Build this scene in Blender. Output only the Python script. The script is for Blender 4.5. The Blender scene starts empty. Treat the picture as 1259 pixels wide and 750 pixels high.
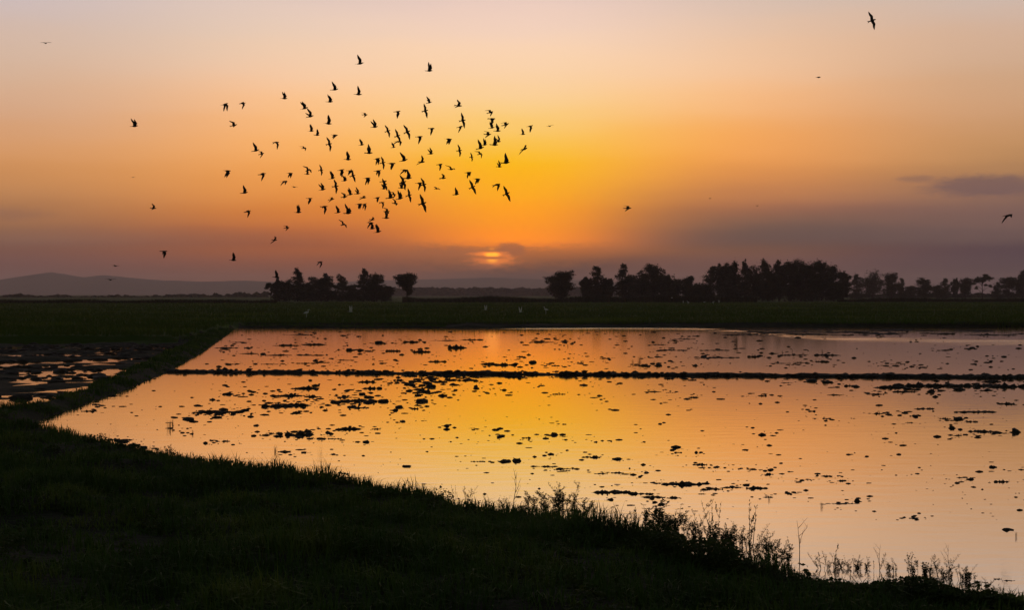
import bpy, math, random
import numpy as np
from mathutils import Matrix, Vector, noise as mnoise

R = math.radians
scene = bpy.context.scene
col = scene.collection

# ------------------------------------------------------------------ camera
F = 2000.0            # focal length in photo pixels (photo 1259 wide)
CAM_H = 3.0
HOR = 362.0           # row of the horizon in the photo
cam_d = bpy.data.cameras.new('camera')
cam = bpy.data.objects.new('camera', cam_d)
col.objects.link(cam)
cam_d.sensor_width = 36.0
cam_d.lens = 36.0 * F / 1259.0
cam_d.clip_start = 0.1
cam_d.clip_end = 40000.0
cam.location = (0, 0, CAM_H)
cam.rotation_euler = (R(90) - math.atan((375.0 - HOR) / F), 0, 0)
scene.camera = cam

# ------------------------------------------------------------------ render look
scene.view_settings.view_transform = 'Standard'
scene.view_settings.look = 'None'
scene.view_settings.exposure = 0.0
scene.view_settings.gamma = 1.0
scene.cycles.max_bounces = 6
scene.cycles.volume_bounces = 1
scene.cycles.use_denoising = True

# ------------------------------------------------------------------ sky
SUN_AZ = math.degrees(math.atan((605 - 629.5) / F))
SUN_EL = math.degrees(math.atan((HOR - 314) / F))

def s2l(c):
    out = []
    for v in c:
        v = v / 255.0
        out.append(v / 12.92 if v <= 0.04045 else ((v + 0.055) / 1.055) ** 2.4)
    return out

ELS = [0.0, 0.63, 1.2, 1.58, 1.80, 2.35, 3.2, 4.64, 6.1, 7.5, 8.9, 10.4, 16.0, 26.0, 40.0]
# linear radiance per elevation: left side, sunset, right side
SKY = {
 'L': [(100,70,70),(104,75,72),(118,86,80),(124,90,80),(130,93,80),(147,103,80),(172,119,82),(208,146,94),(214,162,122),(214,176,148),(213,184,165),(207,187,180),(190,176,184),(150,148,168),(100,105,135)],
 'ML': [(108,72,66),(115,76,66),(140,88,69),(158,95,67),(166,98,66),(192,111,62),(223,136,62),(246,169,82),(251,190,122),(249,203,160),(240,206,178),(229,202,186),(203,186,188),(156,152,172),(103,107,136)],
 'C': [(128,80,66),(138,85,66),(196,110,52),(232,130,30),(245,138,18),(254,147,8),(255,161,4),(255,185,32),(254,201,114),(252,210,162),(246,210,182),(236,205,188),(207,189,190),(160,156,175),(105,109,138)],
 'MR': [(98,70,66),(104,74,67),(119,86,76),(124,89,76),(128,91,76),(145,100,76),(186,121,75),(240,161,77),(248,181,107),(247,198,152),(238,200,170),(224,196,178),(200,183,186),(155,151,171),(102,106,135)],
 'R': [(80,64,66),(82,65,66),(95,76,77),(98,78,78),(102,80,79),(113,88,83),(131,99,88),(180,132,91),(202,152,110),(208,165,130),(211,175,148),(208,182,165),(184,170,174),(144,142,164),(96,101,131)],
}
SKY = {k: [s2l(c) for c in v] for k, v in SKY.items()}
#CAL
GAINS = {'L': [[1.005, 0.825, 0.783], [1.005, 0.825, 0.783], [1.005, 0.825, 0.783], [1.013, 0.881, 0.76], [1.099, 1.096, 0.997], [1.128, 1.124, 0.951], [1.286, 1.305, 1.115], [1.116, 1.127, 1.125], [1.049, 1.104, 1.212], [1.034, 1.088, 1.151], [1.012, 1.05, 1.13], [0.974, 1.024, 1.143]], 'ML': [[1.38, 0.926, 0.507], [1.38, 0.926, 0.507], [1.38, 0.926, 0.507], [1.412, 1.019, 0.421], [1.156, 0.92, 0.61], [1.4, 1.237, 0.594], [1.243, 1.176, 0.778], [1.164, 1.123, 1.322], [1.144, 1.067, 1.158], [1.105, 1.054, 1.071], [1.029, 1.047, 1.06], [0.999, 1.027, 1.069]], 'C': [[0.19, 0.202, 0.28], [0.19, 0.202, 0.28], [0.367, 0.381, 0.196], [1.293, 1.159, 0.094], [1.602, 1.419, 0.06], [1.313, 1.26, 0.06], [1.199, 1.241, 0.06], [1.11, 1.127, 0.099], [1.077, 1.118, 1.145], [1.077, 1.079, 1.077], [1.078, 1.078, 1.079], [1.009, 1.021, 1.085]], 'MR': [[1.051, 0.834, 0.739], [1.051, 0.834, 0.739], [1.051, 0.834, 0.739], [1.089, 0.91, 0.626], [0.643, 0.766, 0.889], [0.794, 0.867, 0.946], [1.056, 0.992, 1.032], [1.148, 1.05, 1.209], [1.124, 1.0, 1.045], [1.094, 1.013, 0.992], [1.019, 0.964, 0.896], [0.872, 0.922, 0.982]], 'R': [[0.523, 0.514, 0.774], [0.523, 0.514, 0.774], [0.523, 0.514, 0.774], [0.532, 0.529, 0.773], [1.006, 0.978, 0.973], [1.045, 1.014, 1.029], [1.144, 1.143, 1.055], [1.093, 1.13, 1.077], [1.056, 1.103, 1.176], [1.023, 1.07, 1.138], [1.033, 1.073, 1.152], [0.98, 1.064, 1.19]]}
for _c in SKY:
    for _k, _r in enumerate(GAINS[_c]): SKY[_c][_k] = [a * b for a, b in zip(SKY[_c][_k], _r)]
EL_MAX = 40.0

world = bpy.data.worlds.new('World')
scene.world = world
world.use_nodes = True
wn = world.node_tree.nodes
wl = world.node_tree.links
wn.clear()

def N(t, **kw):
    n = wn.new(t)
    for k, v in kw.items():
        setattr(n, k, v)
    return n

def M(op, a, b=None, c=None, clamp=False):
    n = wn.new('ShaderNodeMath'); n.operation = op; n.use_clamp = clamp
    for i, v in enumerate((a, b, c)):
        if v is None: continue
        if isinstance(v, (int, float)): n.inputs[i].default_value = v
        else: wl.new(v, n.inputs[i])
    return n.outputs[0]

def smooth(v, lo, hi):
    n = wn.new('ShaderNodeMapRange'); n.interpolation_type = 'SMOOTHSTEP'
    wl.new(v, n.inputs[0])
    n.inputs[1].default_value = lo; n.inputs[2].default_value = hi
    n.inputs[3].default_value = 0.0; n.inputs[4].default_value = 1.0
    return n.outputs[0]

def mixc(fac, a, b, mode='MIX'):
    n = wn.new('ShaderNodeMix'); n.data_type = 'RGBA'; n.blend_type = mode
    n.clamp_factor = True
    if isinstance(fac, (int, float)): n.inputs[0].default_value = fac
    else: wl.new(fac, n.inputs[0])
    for s, v in ((6, a), (7, b)):
        if isinstance(v, (tuple, list)): n.inputs[s].default_value = (*v[:3], 1.0)
        else: wl.new(v, n.inputs[s])
    return n.outputs[2]

tc = N('ShaderNodeTexCoord')
sep = N('ShaderNodeSeparateXYZ')
nrm = N('ShaderNodeVectorMath', operation='NORMALIZE')
wl.new(tc.outputs['Generated'], nrm.inputs[0])
wl.new(nrm.outputs[0], sep.inputs[0])
el = M('MULTIPLY', M('ARCSINE', sep.outputs[2]), 180 / math.pi)
az = M('MULTIPLY', M('ARCTAN2', sep.outputs[0], sep.outputs[1]), 180 / math.pi)
# low cloud streaks make the gradient wander a little
dvec = N('ShaderNodeCombineXYZ')
wl.new(M('MULTIPLY', az, 0.12), dvec.inputs[0]); wl.new(M('MULTIPLY', el, 0.75), dvec.inputs[1])
nz = N('ShaderNodeTexNoise'); nz.inputs['Scale'].default_value = 0.9; nz.inputs['Detail'].default_value = 4.0
wl.new(dvec.outputs[0], nz.inputs['Vector'])
wob = M('MULTIPLY', M('SUBTRACT', nz.outputs[0], 0.5), 1.0)
elw = M('ADD', el, M('MULTIPLY', wob, smooth(el, 0.3, 3.0)))
elf = M('DIVIDE', M('MAXIMUM', elw, 0.0), EL_MAX)

def ramp(cols):
    r = N('ShaderNodeValToRGB'); cr = r.color_ramp; cr.interpolation = 'CARDINAL'
    while len(cr.elements) < len(ELS): cr.elements.new(0.5)
    for k, e in enumerate(ELS): cr.elements[k].position = e / EL_MAX
    for k, e in enumerate(ELS):
        cr.elements[k].color = (*[v * 0.5 for v in cols[k]], 1)
    wl.new(elf, r.inputs[0])
    return r.outputs[0]
# four broad columns of sky, blended smoothly round the compass, and the compact glow over the sun
num = None; den = None
for key, a0 in (('L', -17.3), ('ML', -6.1), ('MR', 6.3), ('R', 17.5)):
    t = M('DIVIDE', M('SUBTRACT', M('MINIMUM', M('MAXIMUM', az, -22.0), 22.0), a0), 7.0)
    w_ = M('EXPONENT', M('MULTIPLY', M('MULTIPLY', t, t), -1.0))
    vs = N('ShaderNodeVectorMath', operation='SCALE'); wl.new(ramp(SKY[key]), vs.inputs[0]); wl.new(w_, vs.inputs['Scale'])
    if num is None: num, den = vs.outputs[0], w_
    else:
        ad_ = N('ShaderNodeVectorMath', operation='ADD'); wl.new(num, ad_.inputs[0]); wl.new(vs.outputs[0], ad_.inputs[1])
        num, den = ad_.outputs[0], M('ADD', den, w_)
vs = N('ShaderNodeVectorMath', operation='SCALE'); wl.new(num, vs.inputs[0]); wl.new(M('DIVIDE', 1.0, den), vs.inputs['Scale'])
dz = M('SUBTRACT', az, 0.15)
wid = M('ADD', 2.8, M('MULTIPLY', M('MINIMUM', M('MAXIMUM', elw, 0.0), 9.0), 0.48))
q2 = M('DIVIDE', M('MULTIPLY', dz, dz), M('MULTIPLY', wid, wid))
acc = mixc(M('EXPONENT', M('MULTIPLY', q2, -1.0)), vs.outputs[0], ramp(SKY['C']))
acc = mixc(1.0, acc, acc, 'ADD')

# clouds lying low before the sun and further right, in degrees of azimuth and elevation
def px_ang(x, y):
    return math.degrees(math.atan((x - 629.5) / F)), math.degrees(math.atan((HOR - y) / F))
cn = N('ShaderNodeTexNoise'); cn.inputs['Scale'].default_value = 1.0; cn.inputs['Detail'].default_value = 5.0
cn.inputs['Roughness'].default_value = 0.6
cv = N('ShaderNodeCombineXYZ')
wl.new(M('MULTIPLY', az, 2.2), cv.inputs[0]); wl.new(M('MULTIPLY', el, 6.5), cv.inputs[1])
wl.new(cv.outputs[0], cn.inputs['Vector'])
cnz = M('SUBTRACT', cn.outputs[0], 0.5)
def blob(x, y, rx, ry, soft=0.5, nzamt=1.3):
    a0, e0 = px_ang(x, y)
    rx = math.degrees(rx / F); ry = math.degrees(ry / F)
    u = M('DIVIDE', M('SUBTRACT', az, a0), rx)
    v = M('DIVIDE', M('SUBTRACT', el, e0), ry)
    q = M('SQRT', M('ADD', M('MULTIPLY', u, u), M('MULTIPLY', v, v)))
    q = M('ADD', q, M('MULTIPLY', cnz, nzamt))
    return M('SUBTRACT', 1.0, smooth(q, 1.0 - soft, 1.0 + soft))
# the sun, seen only through gaps in a low bank of cloud: its disc, cut by the bank, and the streaks it lights
u = M('SUBTRACT', az, SUN_AZ); v = M('SUBTRACT', el, SUN_EL)
rad = M('SQRT', M('ADD', M('MULTIPLY', u, u), M('MULTIPLY', v, v)))
disc = M('SUBTRACT', 1.0, smooth(rad, 0.12, 0.34))
gap = M('MAXIMUM', M('MAXIMUM', blob(605, 313, 20, 2.6, 0.6, 0.5), blob(605, 321.5, 11, 3.0, 0.6, 0.4)), M('MULTIPLY', blob(604, 305.5, 4, 1.6, 0.7, 0.3), 0.6))
glow = M('MAXIMUM', M('MULTIPLY', blob(608, 320.5, 22, 6, 0.9, 2.0), 0.7), blob(604, 312.5, 18, 2.8, 0.8, 2.0))
acc = mixc(M('MULTIPLY', blob(606, 317, 95, 14, 0.9, 1.8), 0.7), acc, s2l((188, 106, 54)))
acc = mixc(M('MULTIPLY', blob(628, 307, 18, 8, 0.4, 0.9), 0.75), acc, s2l((178, 100, 58)))
acc = mixc(M('MULTIPLY', blob(560, 309, 50, 5, 0.8, 1.4), 0.5), acc, s2l((186, 106, 58)))
acc = mixc(1.0, acc, mixc(glow, (0, 0, 0), (1.15, 0.25, 0.0)), 'ADD')
acc = mixc(1.0, acc, mixc(M('MULTIPLY', disc, gap), (0, 0, 0), (0.9, 0.42, 0.0)), 'ADD')
acc = mixc(M('MULTIPLY', blob(604, 317.2, 19, 1.5, 0.6, 0.6), 0.7), acc, s2l((205, 104, 40)))
acc = mixc(M('MULTIPLY', blob(595, 328, 16, 3.5, 0.5, 0.8), 0.6), acc, s2l((176, 98, 58)))
acc = mixc(M('MULTIPLY', blob(505, 308, 60, 9, 0.9, 1.2), 0.3), acc, s2l((160, 98, 68)))
acc = mixc(M('MULTIPLY', blob(720, 306, 60, 7, 0.9, 1.2), 0.25), acc, s2l((150, 92, 68)))
c5 = M('MULTIPLY', M('MAXIMUM', blob(1215, 234, 66, 12, 0.45, 1.2), M('MULTIPLY', blob(1128, 224, 20, 4, 0.6, 1.2), 0.55)), 0.72)
acc = mixc(c5, acc, s2l((112, 88, 90)))
c7 = M('MULTIPLY', blob(-10, 267, 55, 7, 0.7, 1.2), 0.3)
acc = mixc(c7, acc, s2l((120, 86, 84)))

# away from the sunset the plain evening sky takes over
sky = N('ShaderNodeTexSky'); sky.sky_type = 'NISHITA'
sky.sun_disc = False
sky.sun_elevation = R(SUN_EL)
sky.sun_rotation = R(SUN_AZ)
sky.dust_density = 3.0
sky.air_density = 1.2
nis = mixc(1.0, sky.outputs[0], (0.15, 0.15, 0.15), 'MULTIPLY')
away = M('MAXIMUM', smooth(M('ABSOLUTE', az), 22.0, 95.0), smooth(el, 14.0, 42.0))
acc = mixc(away, acc, nis)
bg = N('ShaderNodeBackground'); bg.inputs[1].default_value = 1.0
wl.new(acc, bg.inputs[0])
wo = N('ShaderNodeOutputWorld'); wl.new(bg.outputs[0], wo.inputs[0])

# ------------------------------------------------------------------ sun (almost gone behind cloud and haze)
sd_ = bpy.data.lights.new('sun', 'SUN')
sd_.energy = 0.00004
sd_.angle = R(0.6)
sd_.color = (1.0, 0.50, 0.18)
sun = bpy.data.objects.new('sun', sd_)
col.objects.link(sun)
sdir = Vector((math.sin(R(SUN_AZ)) * math.cos(R(SUN_EL)), math.cos(R(SUN_AZ)) * math.cos(R(SUN_EL)), math.sin(R(SUN_EL))))
sun.rotation_euler = (-sdir).to_track_quat('-Z', 'Y').to_euler()
sun.location = sdir * 200

# ------------------------------------------------------------------ helpers
rng = np.random.default_rng(7)
rnd = random.Random(11)

def W(px, py, z=0.0):
    d = (CAM_H - z) * F / (py - HOR)
    return ((px - 629.5) * d / F, d)

def at(px, d):
    return (px - 629.5) * d / F

def zrow(py, d):
    return CAM_H - (py - HOR) * d / F

def tag(o, label=None, cat=None, group=None, kind=None):
    if label: o['label'] = label
    if cat: o['category'] = cat
    if group: o['group'] = group
    if kind: o['kind'] = kind
    return o

def mesh_np(name, verts, faces_flat, sizes, mat=None, smoothf=False):
    """verts (n,3); faces_flat 1D loop indices; sizes: int or 1D array of loops per face"""
    me = bpy.data.meshes.new(name)
    verts = np.asarray(verts, dtype=np.float32)
    faces_flat = np.asarray(faces_flat, dtype=np.int32).ravel()
    me.vertices.add(len(verts)); me.vertices.foreach_set('co', verts.ravel())
    me.loops.add(len(faces_flat)); me.loops.foreach_set('vertex_index', faces_flat)
    if np.isscalar(sizes):
        nf = len(faces_flat) // sizes
        totals = np.full(nf, sizes, dtype=np.int32)
    else:
        totals = np.asarray(sizes, dtype=np.int32); nf = len(totals)
    starts = np.concatenate(([0], np.cumsum(totals)[:-1])).astype(np.int32)
    me.polygons.add(nf)
    me.polygons.foreach_set('loop_start', starts)
    me.polygons.foreach_set('loop_total', totals)
    if smoothf: me.polygons.foreach_set('use_smooth', np.ones(nf, dtype=bool))
    if mat: me.materials.append(mat)
    me.update(calc_edges=True)
    return me

def obj(name, me, parent=None, loc=None):
    o = bpy.data.objects.new(name, me)
    col.objects.link(o)
    if parent: o.parent = parent
    if loc is not None: o.location = loc
    return o

def empty(name, loc):
    o = bpy.data.objects.new(name, None); o.empty_display_size = 0.2
    col.objects.link(o); o.location = loc
    return o

class MB:
    """collects faces for one mesh"""
    def __init__(self): self.v = []; self.f = []
    def add(self, vs, fs):
        b = len(self.v); self.v += [tuple(p) for p in vs]; self.f += [tuple(b + i for i in f) for f in fs]
    def mesh(self, name, mat, smoothf=False):
        flat = [i for f in self.f for i in f]
        return mesh_np(name, np.array(self.v), np.array(flat), np.array([len(f) for f in self.f]), mat, smoothf)
    def tube(self, pts, rads, seg=5, cap=True):
        pts = [Vector(p) for p in pts]
        rings = []
        for i, p in enumerate(pts):
            t = (pts[min(i + 1, len(pts) - 1)] - pts[max(i - 1, 0)])
            if t.length < 1e-9: t = Vector((0, 0, 1))
            t.normalize()
            a = t.cross(Vector((0.3, 1, 0.17))); a.normalize(); b = t.cross(a)
            rings.append([p + (a * math.cos(2 * math.pi * k / seg) + b * math.sin(2 * math.pi * k / seg)) * rads[i] for k in range(seg)])
        vs = [q for r in rings for q in r]; fs = []
        for i in range(len(pts) - 1):
            for k in range(seg):
                k2 = (k + 1) % seg
                fs.append((i * seg + k, i * seg + k2, (i + 1) * seg + k2, (i + 1) * seg + k))
        if cap:
            fs.append(tuple(reversed(range(seg)))); fs.append(tuple((len(pts) - 1) * seg + k for k in range(seg)))
        self.add(vs, fs)

def mat_new(name):
    m = bpy.data.materials.new(name); m.use_nodes = True
    nt = m.node_tree; b = nt.nodes['Principled BSDF']
    return m, nt, b

def noise_mat(name, c1, c2, scale, rough=0.9, spec=0.2, detail=4.0, bump=0.0, bscale=None, c3=None, transl=0.0):
    m, nt, b = mat_new(name)
    n = nt.nodes.new('ShaderNodeTexNoise'); n.inputs['Scale'].default_value = scale; n.inputs['Detail'].default_value = detail
    g = nt.nodes.new('ShaderNodeNewGeometry'); nt.links.new(g.outputs['Position'], n.inputs['Vector'])
    r = nt.nodes.new('ShaderNodeValToRGB')
    r.color_ramp.elements[0].position = 0.32; r.color_ramp.elements[0].color = (*c1, 1)
    r.color_ramp.elements[1].position = 0.68; r.color_ramp.elements[1].color = (*c2, 1)
    if c3:
        e = r.color_ramp.elements.new(0.52); e.color = (*c3, 1)
    nt.links.new(n.outputs[0], r.inputs[0]); nt.links.new(r.outputs[0], b.inputs['Base Color'])
    b.inputs['Roughness'].default_value = rough
    b.inputs['Specular IOR Level'].default_value = spec
    if bump:
        n2 = nt.nodes.new('ShaderNodeTexNoise'); n2.inputs['Scale'].default_value = bscale or scale * 3; n2.inputs['Detail'].default_value = 6
        nt.links.new(g.outputs['Position'], n2.inputs['Vector'])
        bp = nt.nodes.new('ShaderNodeBump'); bp.inputs['Strength'].default_value = bump; bp.inputs['Distance'].default_value = 0.1
        nt.links.new(n2.outputs[0], bp.inputs['Height']); nt.links.new(bp.outputs[0], b.inputs['Normal'])
    if transl:
        t = nt.nodes.new('ShaderNodeBsdfTranslucent'); nt.links.new(r.outputs[0], t.inputs[0])
        mx = nt.nodes.new('ShaderNodeMixShader'); mx.inputs[0].default_value = transl
        nt.links.new(b.outputs[0], mx.inputs[1]); nt.links.new(t.outputs[0], mx.inputs[2])
        nt.links.new(mx.outputs[0], nt.nodes['Material Output'].inputs[0])
    return m

MAT = {}
MAT['soil'] = noise_mat('bank_soil', (0.018, 0.020, 0.009), (0.035, 0.032, 0.018), 1.2, 0.95, 0.1, bump=0.5, bscale=9)
MAT['mud'] = noise_mat('wet_mud', (0.020, 0.014, 0.010), (0.045, 0.032, 0.022), 3.0, 0.75, 0.25, bump=0.6, bscale=25)
MAT['field'] = noise_mat('rice_canopy', (0.045, 0.075, 0.009), (0.095, 0.135, 0.016), 0.06, 0.95, 0.05, detail=9, bump=0.8, bscale=1.5, c3=(0.045, 0.068, 0.010))
MAT['grass'] = noise_mat('bank_grass', (0.035, 0.070, 0.010), (0.120, 0.150, 0.022), 1.1, 0.8, 0.15, detail=6, c3=(0.060, 0.105, 0.015), transl=0.25)
MAT['rice'] = noise_mat('rice_blades', (0.060, 0.105, 0.010), (0.120, 0.160, 0.018), 0.05, 0.85, 0.1, detail=8, c3=(0.060, 0.090, 0.012), transl=0.25)
MAT['reed'] = noise_mat('reeds', (0.022, 0.026, 0.010), (0.040, 0.038, 0.018), 0.08, 0.9, 0.05, transl=0.2)
MAT['leaf'] = noise_mat('tree_leaves', (0.018, 0.024, 0.010), (0.040, 0.044, 0.018), 0.35, 0.85, 0.1, transl=0.12)
MAT['bark'] = noise_mat('bark', (0.022, 0.017, 0.012), (0.050, 0.040, 0.030), 2.0, 0.95, 0.1)
MAT['weed'] = noise_mat('weed_leaves', (0.030, 0.050, 0.010), (0.070, 0.085, 0.020), 6.0, 0.8, 0.15, transl=0.25)
MAT['stem'] = noise_mat('weed_stems', (0.025, 0.022, 0.012), (0.050, 0.042, 0.022), 8.0, 0.9, 0.1)
MAT['hill'] = noise_mat('hill_scrub', (0.030, 0.036, 0.022), (0.060, 0.056, 0.036), 0.004, 0.95, 0.05, detail=8)
MAT['wood'] = noise_mat('far_wood', (0.020, 0.026, 0.012), (0.040, 0.042, 0.020), 0.05, 0.95, 0.05)
MAT['feather'] = noise_mat('dark_feathers', (0.018, 0.014, 0.012), (0.035, 0.028, 0.024), 18.0, 0.8, 0.2)
MAT['white'] = noise_mat('white_feathers', (0.72, 0.70, 0.66), (0.82, 0.80, 0.76), 6.0, 0.8, 0.2, transl=0.2)

# water
def water_mat():
    m, nt, b = mat_new('paddy_water')
    L = nt.links.new
    g = nt.nodes.new('ShaderNodeNewGeometry')
    b.inputs['IOR'].default_value = 1.33
    n0 = nt.nodes.new('ShaderNodeTexNoise'); n0.inputs['Scale'].default_value = 0.25
    L(g.outputs['Position'], n0.inputs['Vector'])
    r0 = nt.nodes.new('ShaderNodeValToRGB')
    r0.color_ramp.elements[0].color = (0.045, 0.028, 0.014, 1); r0.color_ramp.elements[1].color = (0.070, 0.045, 0.024, 1)
    L(n0.outputs[0], r0.inputs[0]); L(r0.outputs[0], b.inputs['Base Color'])
    # a breeze ruffles the open far end, in bands
    sp = nt.nodes.new('ShaderNodeSeparateXYZ'); L(g.outputs['Position'], sp.inputs[0])
    mp = nt.nodes.new('ShaderNodeMapping'); mp.inputs['Scale'].default_value = (0.03, 0.30, 1)
    L(g.outputs['Position'], mp.inputs['Vector'])
    n1 = nt.nodes.new('ShaderNodeTexNoise'); n1.inputs['Scale'].default_value = 1.0; n1.inputs['Detail'].default_value = 5
    L(mp.outputs[0], n1.inputs['Vector'])
    fc = nt.nodes.new('ShaderNodeFloatCurve')          # the band bends towards the viewer on the right
    mx = nt.nodes.new('ShaderNodeMapRange'); L(sp.outputs[0], mx.inputs[0]); mx.inputs[1].default_value = -20; mx.inputs[2].default_value = 50
    L(mx.outputs[0], fc.inputs['Value'])
    cv_ = fc.mapping.curves[0]
    pts_ = [(-20, 160), (-4, 156), (1, 147), (12, 143), (17, 139), (20.5, 114), (26, 106), (33, 103), (50, 100)]
    for q_ in pts_[1:-1]: cv_.points.new((q_[0] + 20) / 70, q_[1] / 200)
    cv_.points[0].location = (0, pts_[0][1] / 200); cv_.points[-1].location = (1, pts_[-1][1] / 200)
    fc.mapping.update()
    yc = nt.nodes.new('ShaderNodeMath'); yc.operation = 'MULTIPLY_ADD'; L(fc.outputs[0], yc.inputs[0]); yc.inputs[1].default_value = -200.0; L(sp.outputs[1], yc.inputs[2])
    wn_ = nt.nodes.new('ShaderNodeMath'); wn_.operation = 'MULTIPLY_ADD'; L(n1.outputs[0], wn_.inputs[0]); wn_.inputs[1].default_value = 24.0; wn_.inputs[2].default_value = -12.0
    sm_ = nt.nodes.new('ShaderNodeMath'); sm_.operation = 'ADD'; L(yc.outputs[0], sm_.inputs[0]); L(wn_.outputs[0], sm_.inputs[1])
    ab = nt.nodes.new('ShaderNodeMath'); ab.operation = 'ABSOLUTE'; L(sm_.outputs[0], ab.inputs[0])
    mr = nt.nodes.new('ShaderNodeMapRange'); mr.interpolation_type = 'SMOOTHSTEP'
    L(ab.outputs[0], mr.inputs[0]); mr.inputs[1].default_value = 11.0; mr.inputs[2].default_value = 1.0
    mp3 = nt.nodes.new('ShaderNodeMapping'); mp3.inputs['Scale'].default_value = (0.10, 0.9, 1); L(g.outputs['Position'], mp3.inputs['Vector'])
    n3 = nt.nodes.new('ShaderNodeTexNoise'); n3.inputs['Scale'].default_value = 1.0; n3.inputs['Detail'].default_value = 4; L(mp3.outputs[0], n3.inputs['Vector'])
    m3 = nt.nodes.new('ShaderNodeMapRange'); m3.interpolation_type = 'SMOOTHSTEP'; L(n3.outputs[0], m3.inputs[0]); m3.inputs[1].default_value = 0.38; m3.inputs[2].default_value = 0.62
    mm = nt.nodes.new('ShaderNodeMath'); mm.operation = 'MULTIPLY'; L(mr.outputs[0], mm.inputs[0]); L(m3.outputs[0], mm.inputs[1])
    rg = nt.nodes.new('ShaderNodeMath'); rg.operation = 'MULTIPLY_ADD'
    L(mm.outputs[0], rg.inputs[0]); rg.inputs[1].default_value = 0.15; rg.inputs[2].default_value = 0.055
    L(rg.outputs[0], b.inputs['Roughness'])
    mp2 = nt.nodes.new('ShaderNodeMapping'); mp2.inputs['Scale'].default_value = (1.0, 2.2, 1)
    L(g.outputs['Position'], mp2.inputs['Vector'])
    n2 = nt.nodes.new('ShaderNodeTexNoise'); n2.inputs['Scale'].default_value = 1.1; n2.inputs['Detail'].default_value = 3
    L(mp2.outputs[0], n2.inputs['Vector'])
    bp = nt.nodes.new('ShaderNodeBump'); bp.inputs['Strength'].default_value = 0.16; bp.inputs['Distance'].default_value = 0.02
    L(n2.outputs[0], bp.inputs['Height']); L(bp.outputs[0], b.inputs['Normal'])
    gl = nt.nodes.new('ShaderNodeBsdfGlossy'); gl.inputs['Color'].default_value = (0.97, 0.91, 0.80, 1)   # warm mirror gloss added to brighten the reflection beyond plain water
    L(rg.outputs[0], gl.inputs['Roughness']); L(bp.outputs[0], gl.inputs['Normal'])
    ms = nt.nodes.new('ShaderNodeMixShader'); ms.inputs[0].default_value = 0.72
    L(b.outputs[0], ms.inputs[1]); L(gl.outputs[0], ms.inputs[2]); L(ms.outputs[0], nt.nodes['Material Output'].inputs[0])
    return m
MAT['water'] = water_mat()

# ------------------------------------------------------------------ terrain
def densify(pts, n=6):
    out = []
    for i in range(len(pts) - 1):
        for k in range(n):
            t = k / n
            out.append((pts[i][0] * (1 - t) + pts[i + 1][0] * t, pts[i][1] * (1 - t) + pts[i + 1][1] * t))
    out.append(pts[-1]); return out

shore_px = [(12, 528), (92, 545), (165, 562), (235, 579), (300, 590), (380, 604), (440, 613), (540, 627), (620, 645),
            (700, 662), (800, 676), (880, 697), (950, 722), (1040, 742), (1120, 753), (1200, 760), (1300, 769), (1500, 790)]
bund_px = [(12, 528), (104, 498), (160, 478), (205, 459), (250, 434), (292, 403)]
paddy = [W(*p) for p in reversed(densify(shore_px, 3))]           # right to left along the near bank
paddy += [W(*p) for p in densify(bund_px, 3)][1:]                 # away along the left bund
paddy += [W(600, 403.2), W(900, 402.4), W(1259, 402.0), W(1700, 402.0)]
paddy = np.array(paddy)
left_px = [(-260, 422), (232, 422), (205, 434), (160, 456), (105, 480), (40, 500), (-260, 570)]
leftp = np.array([W(*p) for p in densify(left_px, 3)])

def sdist(P, poly):
    """signed distance of points (n,2): negative inside poly"""
    x = P[:, 0]; y = P[:, 1]
    d = np.full(len(P), 1e18); ins = np.zeros(len(P), bool)
    n = len(poly)
    for i in range(n):
        a = poly[i]; b = poly[(i + 1) % n]
        e = b - a; w = P - a
        t = np.clip((w @ e) / (e @ e + 1e-12), 0, 1)
        q = w - t[:, None] * e
        d = np.minimum(d, (q * q).sum(1))
        c = ((a[1] <= y) & (b[1] > y)) | ((b[1] <= y) & (a[1] > y))
        if abs(e[1]) > 1e-12:
            xi = a[0] + (y - a[1]) / e[1] * e[0]
            ins ^= c & (x < xi)
    return np.where(ins, -1, 1) * np.sqrt(d)

_perm = rng.random((256, 256))
def vnoise(x, y, s):
    """tiled value noise"""
    u = x / s; v = y / s
    iu = np.floor(u).astype(int); iv = np.floor(v).astype(int)
    fu = u - iu; fv = v - iv
    fu = fu * fu * (3 - 2 * fu); fv = fv * fv * (3 - 2 * fv)
    g = lambda a, b: _perm[a % 256, b % 256]
    return (g(iu, iv) * (1 - fu) + g(iu + 1, iv) * fu) * (1 - fv) + (g(iu, iv + 1) * (1 - fu) + g(iu + 1, iv + 1) * fu) * fv - 0.5

def sst(v, a, b):
    t = np.clip((v - a) / (b - a), 0, 1); return t * t * (3 - 2 * t)

def field_mask(x, y):
    """1 where the crop stands: beyond the paddies"""
    xr = np.interp(y, [90, 97, 150], [-18.8, -20.5, -25.0])
    left = sst(y, 97.6, 98.4) * (x < xr + 0.0)
    return np.maximum(left, sst(y, 149.5, 150.5))

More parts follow.
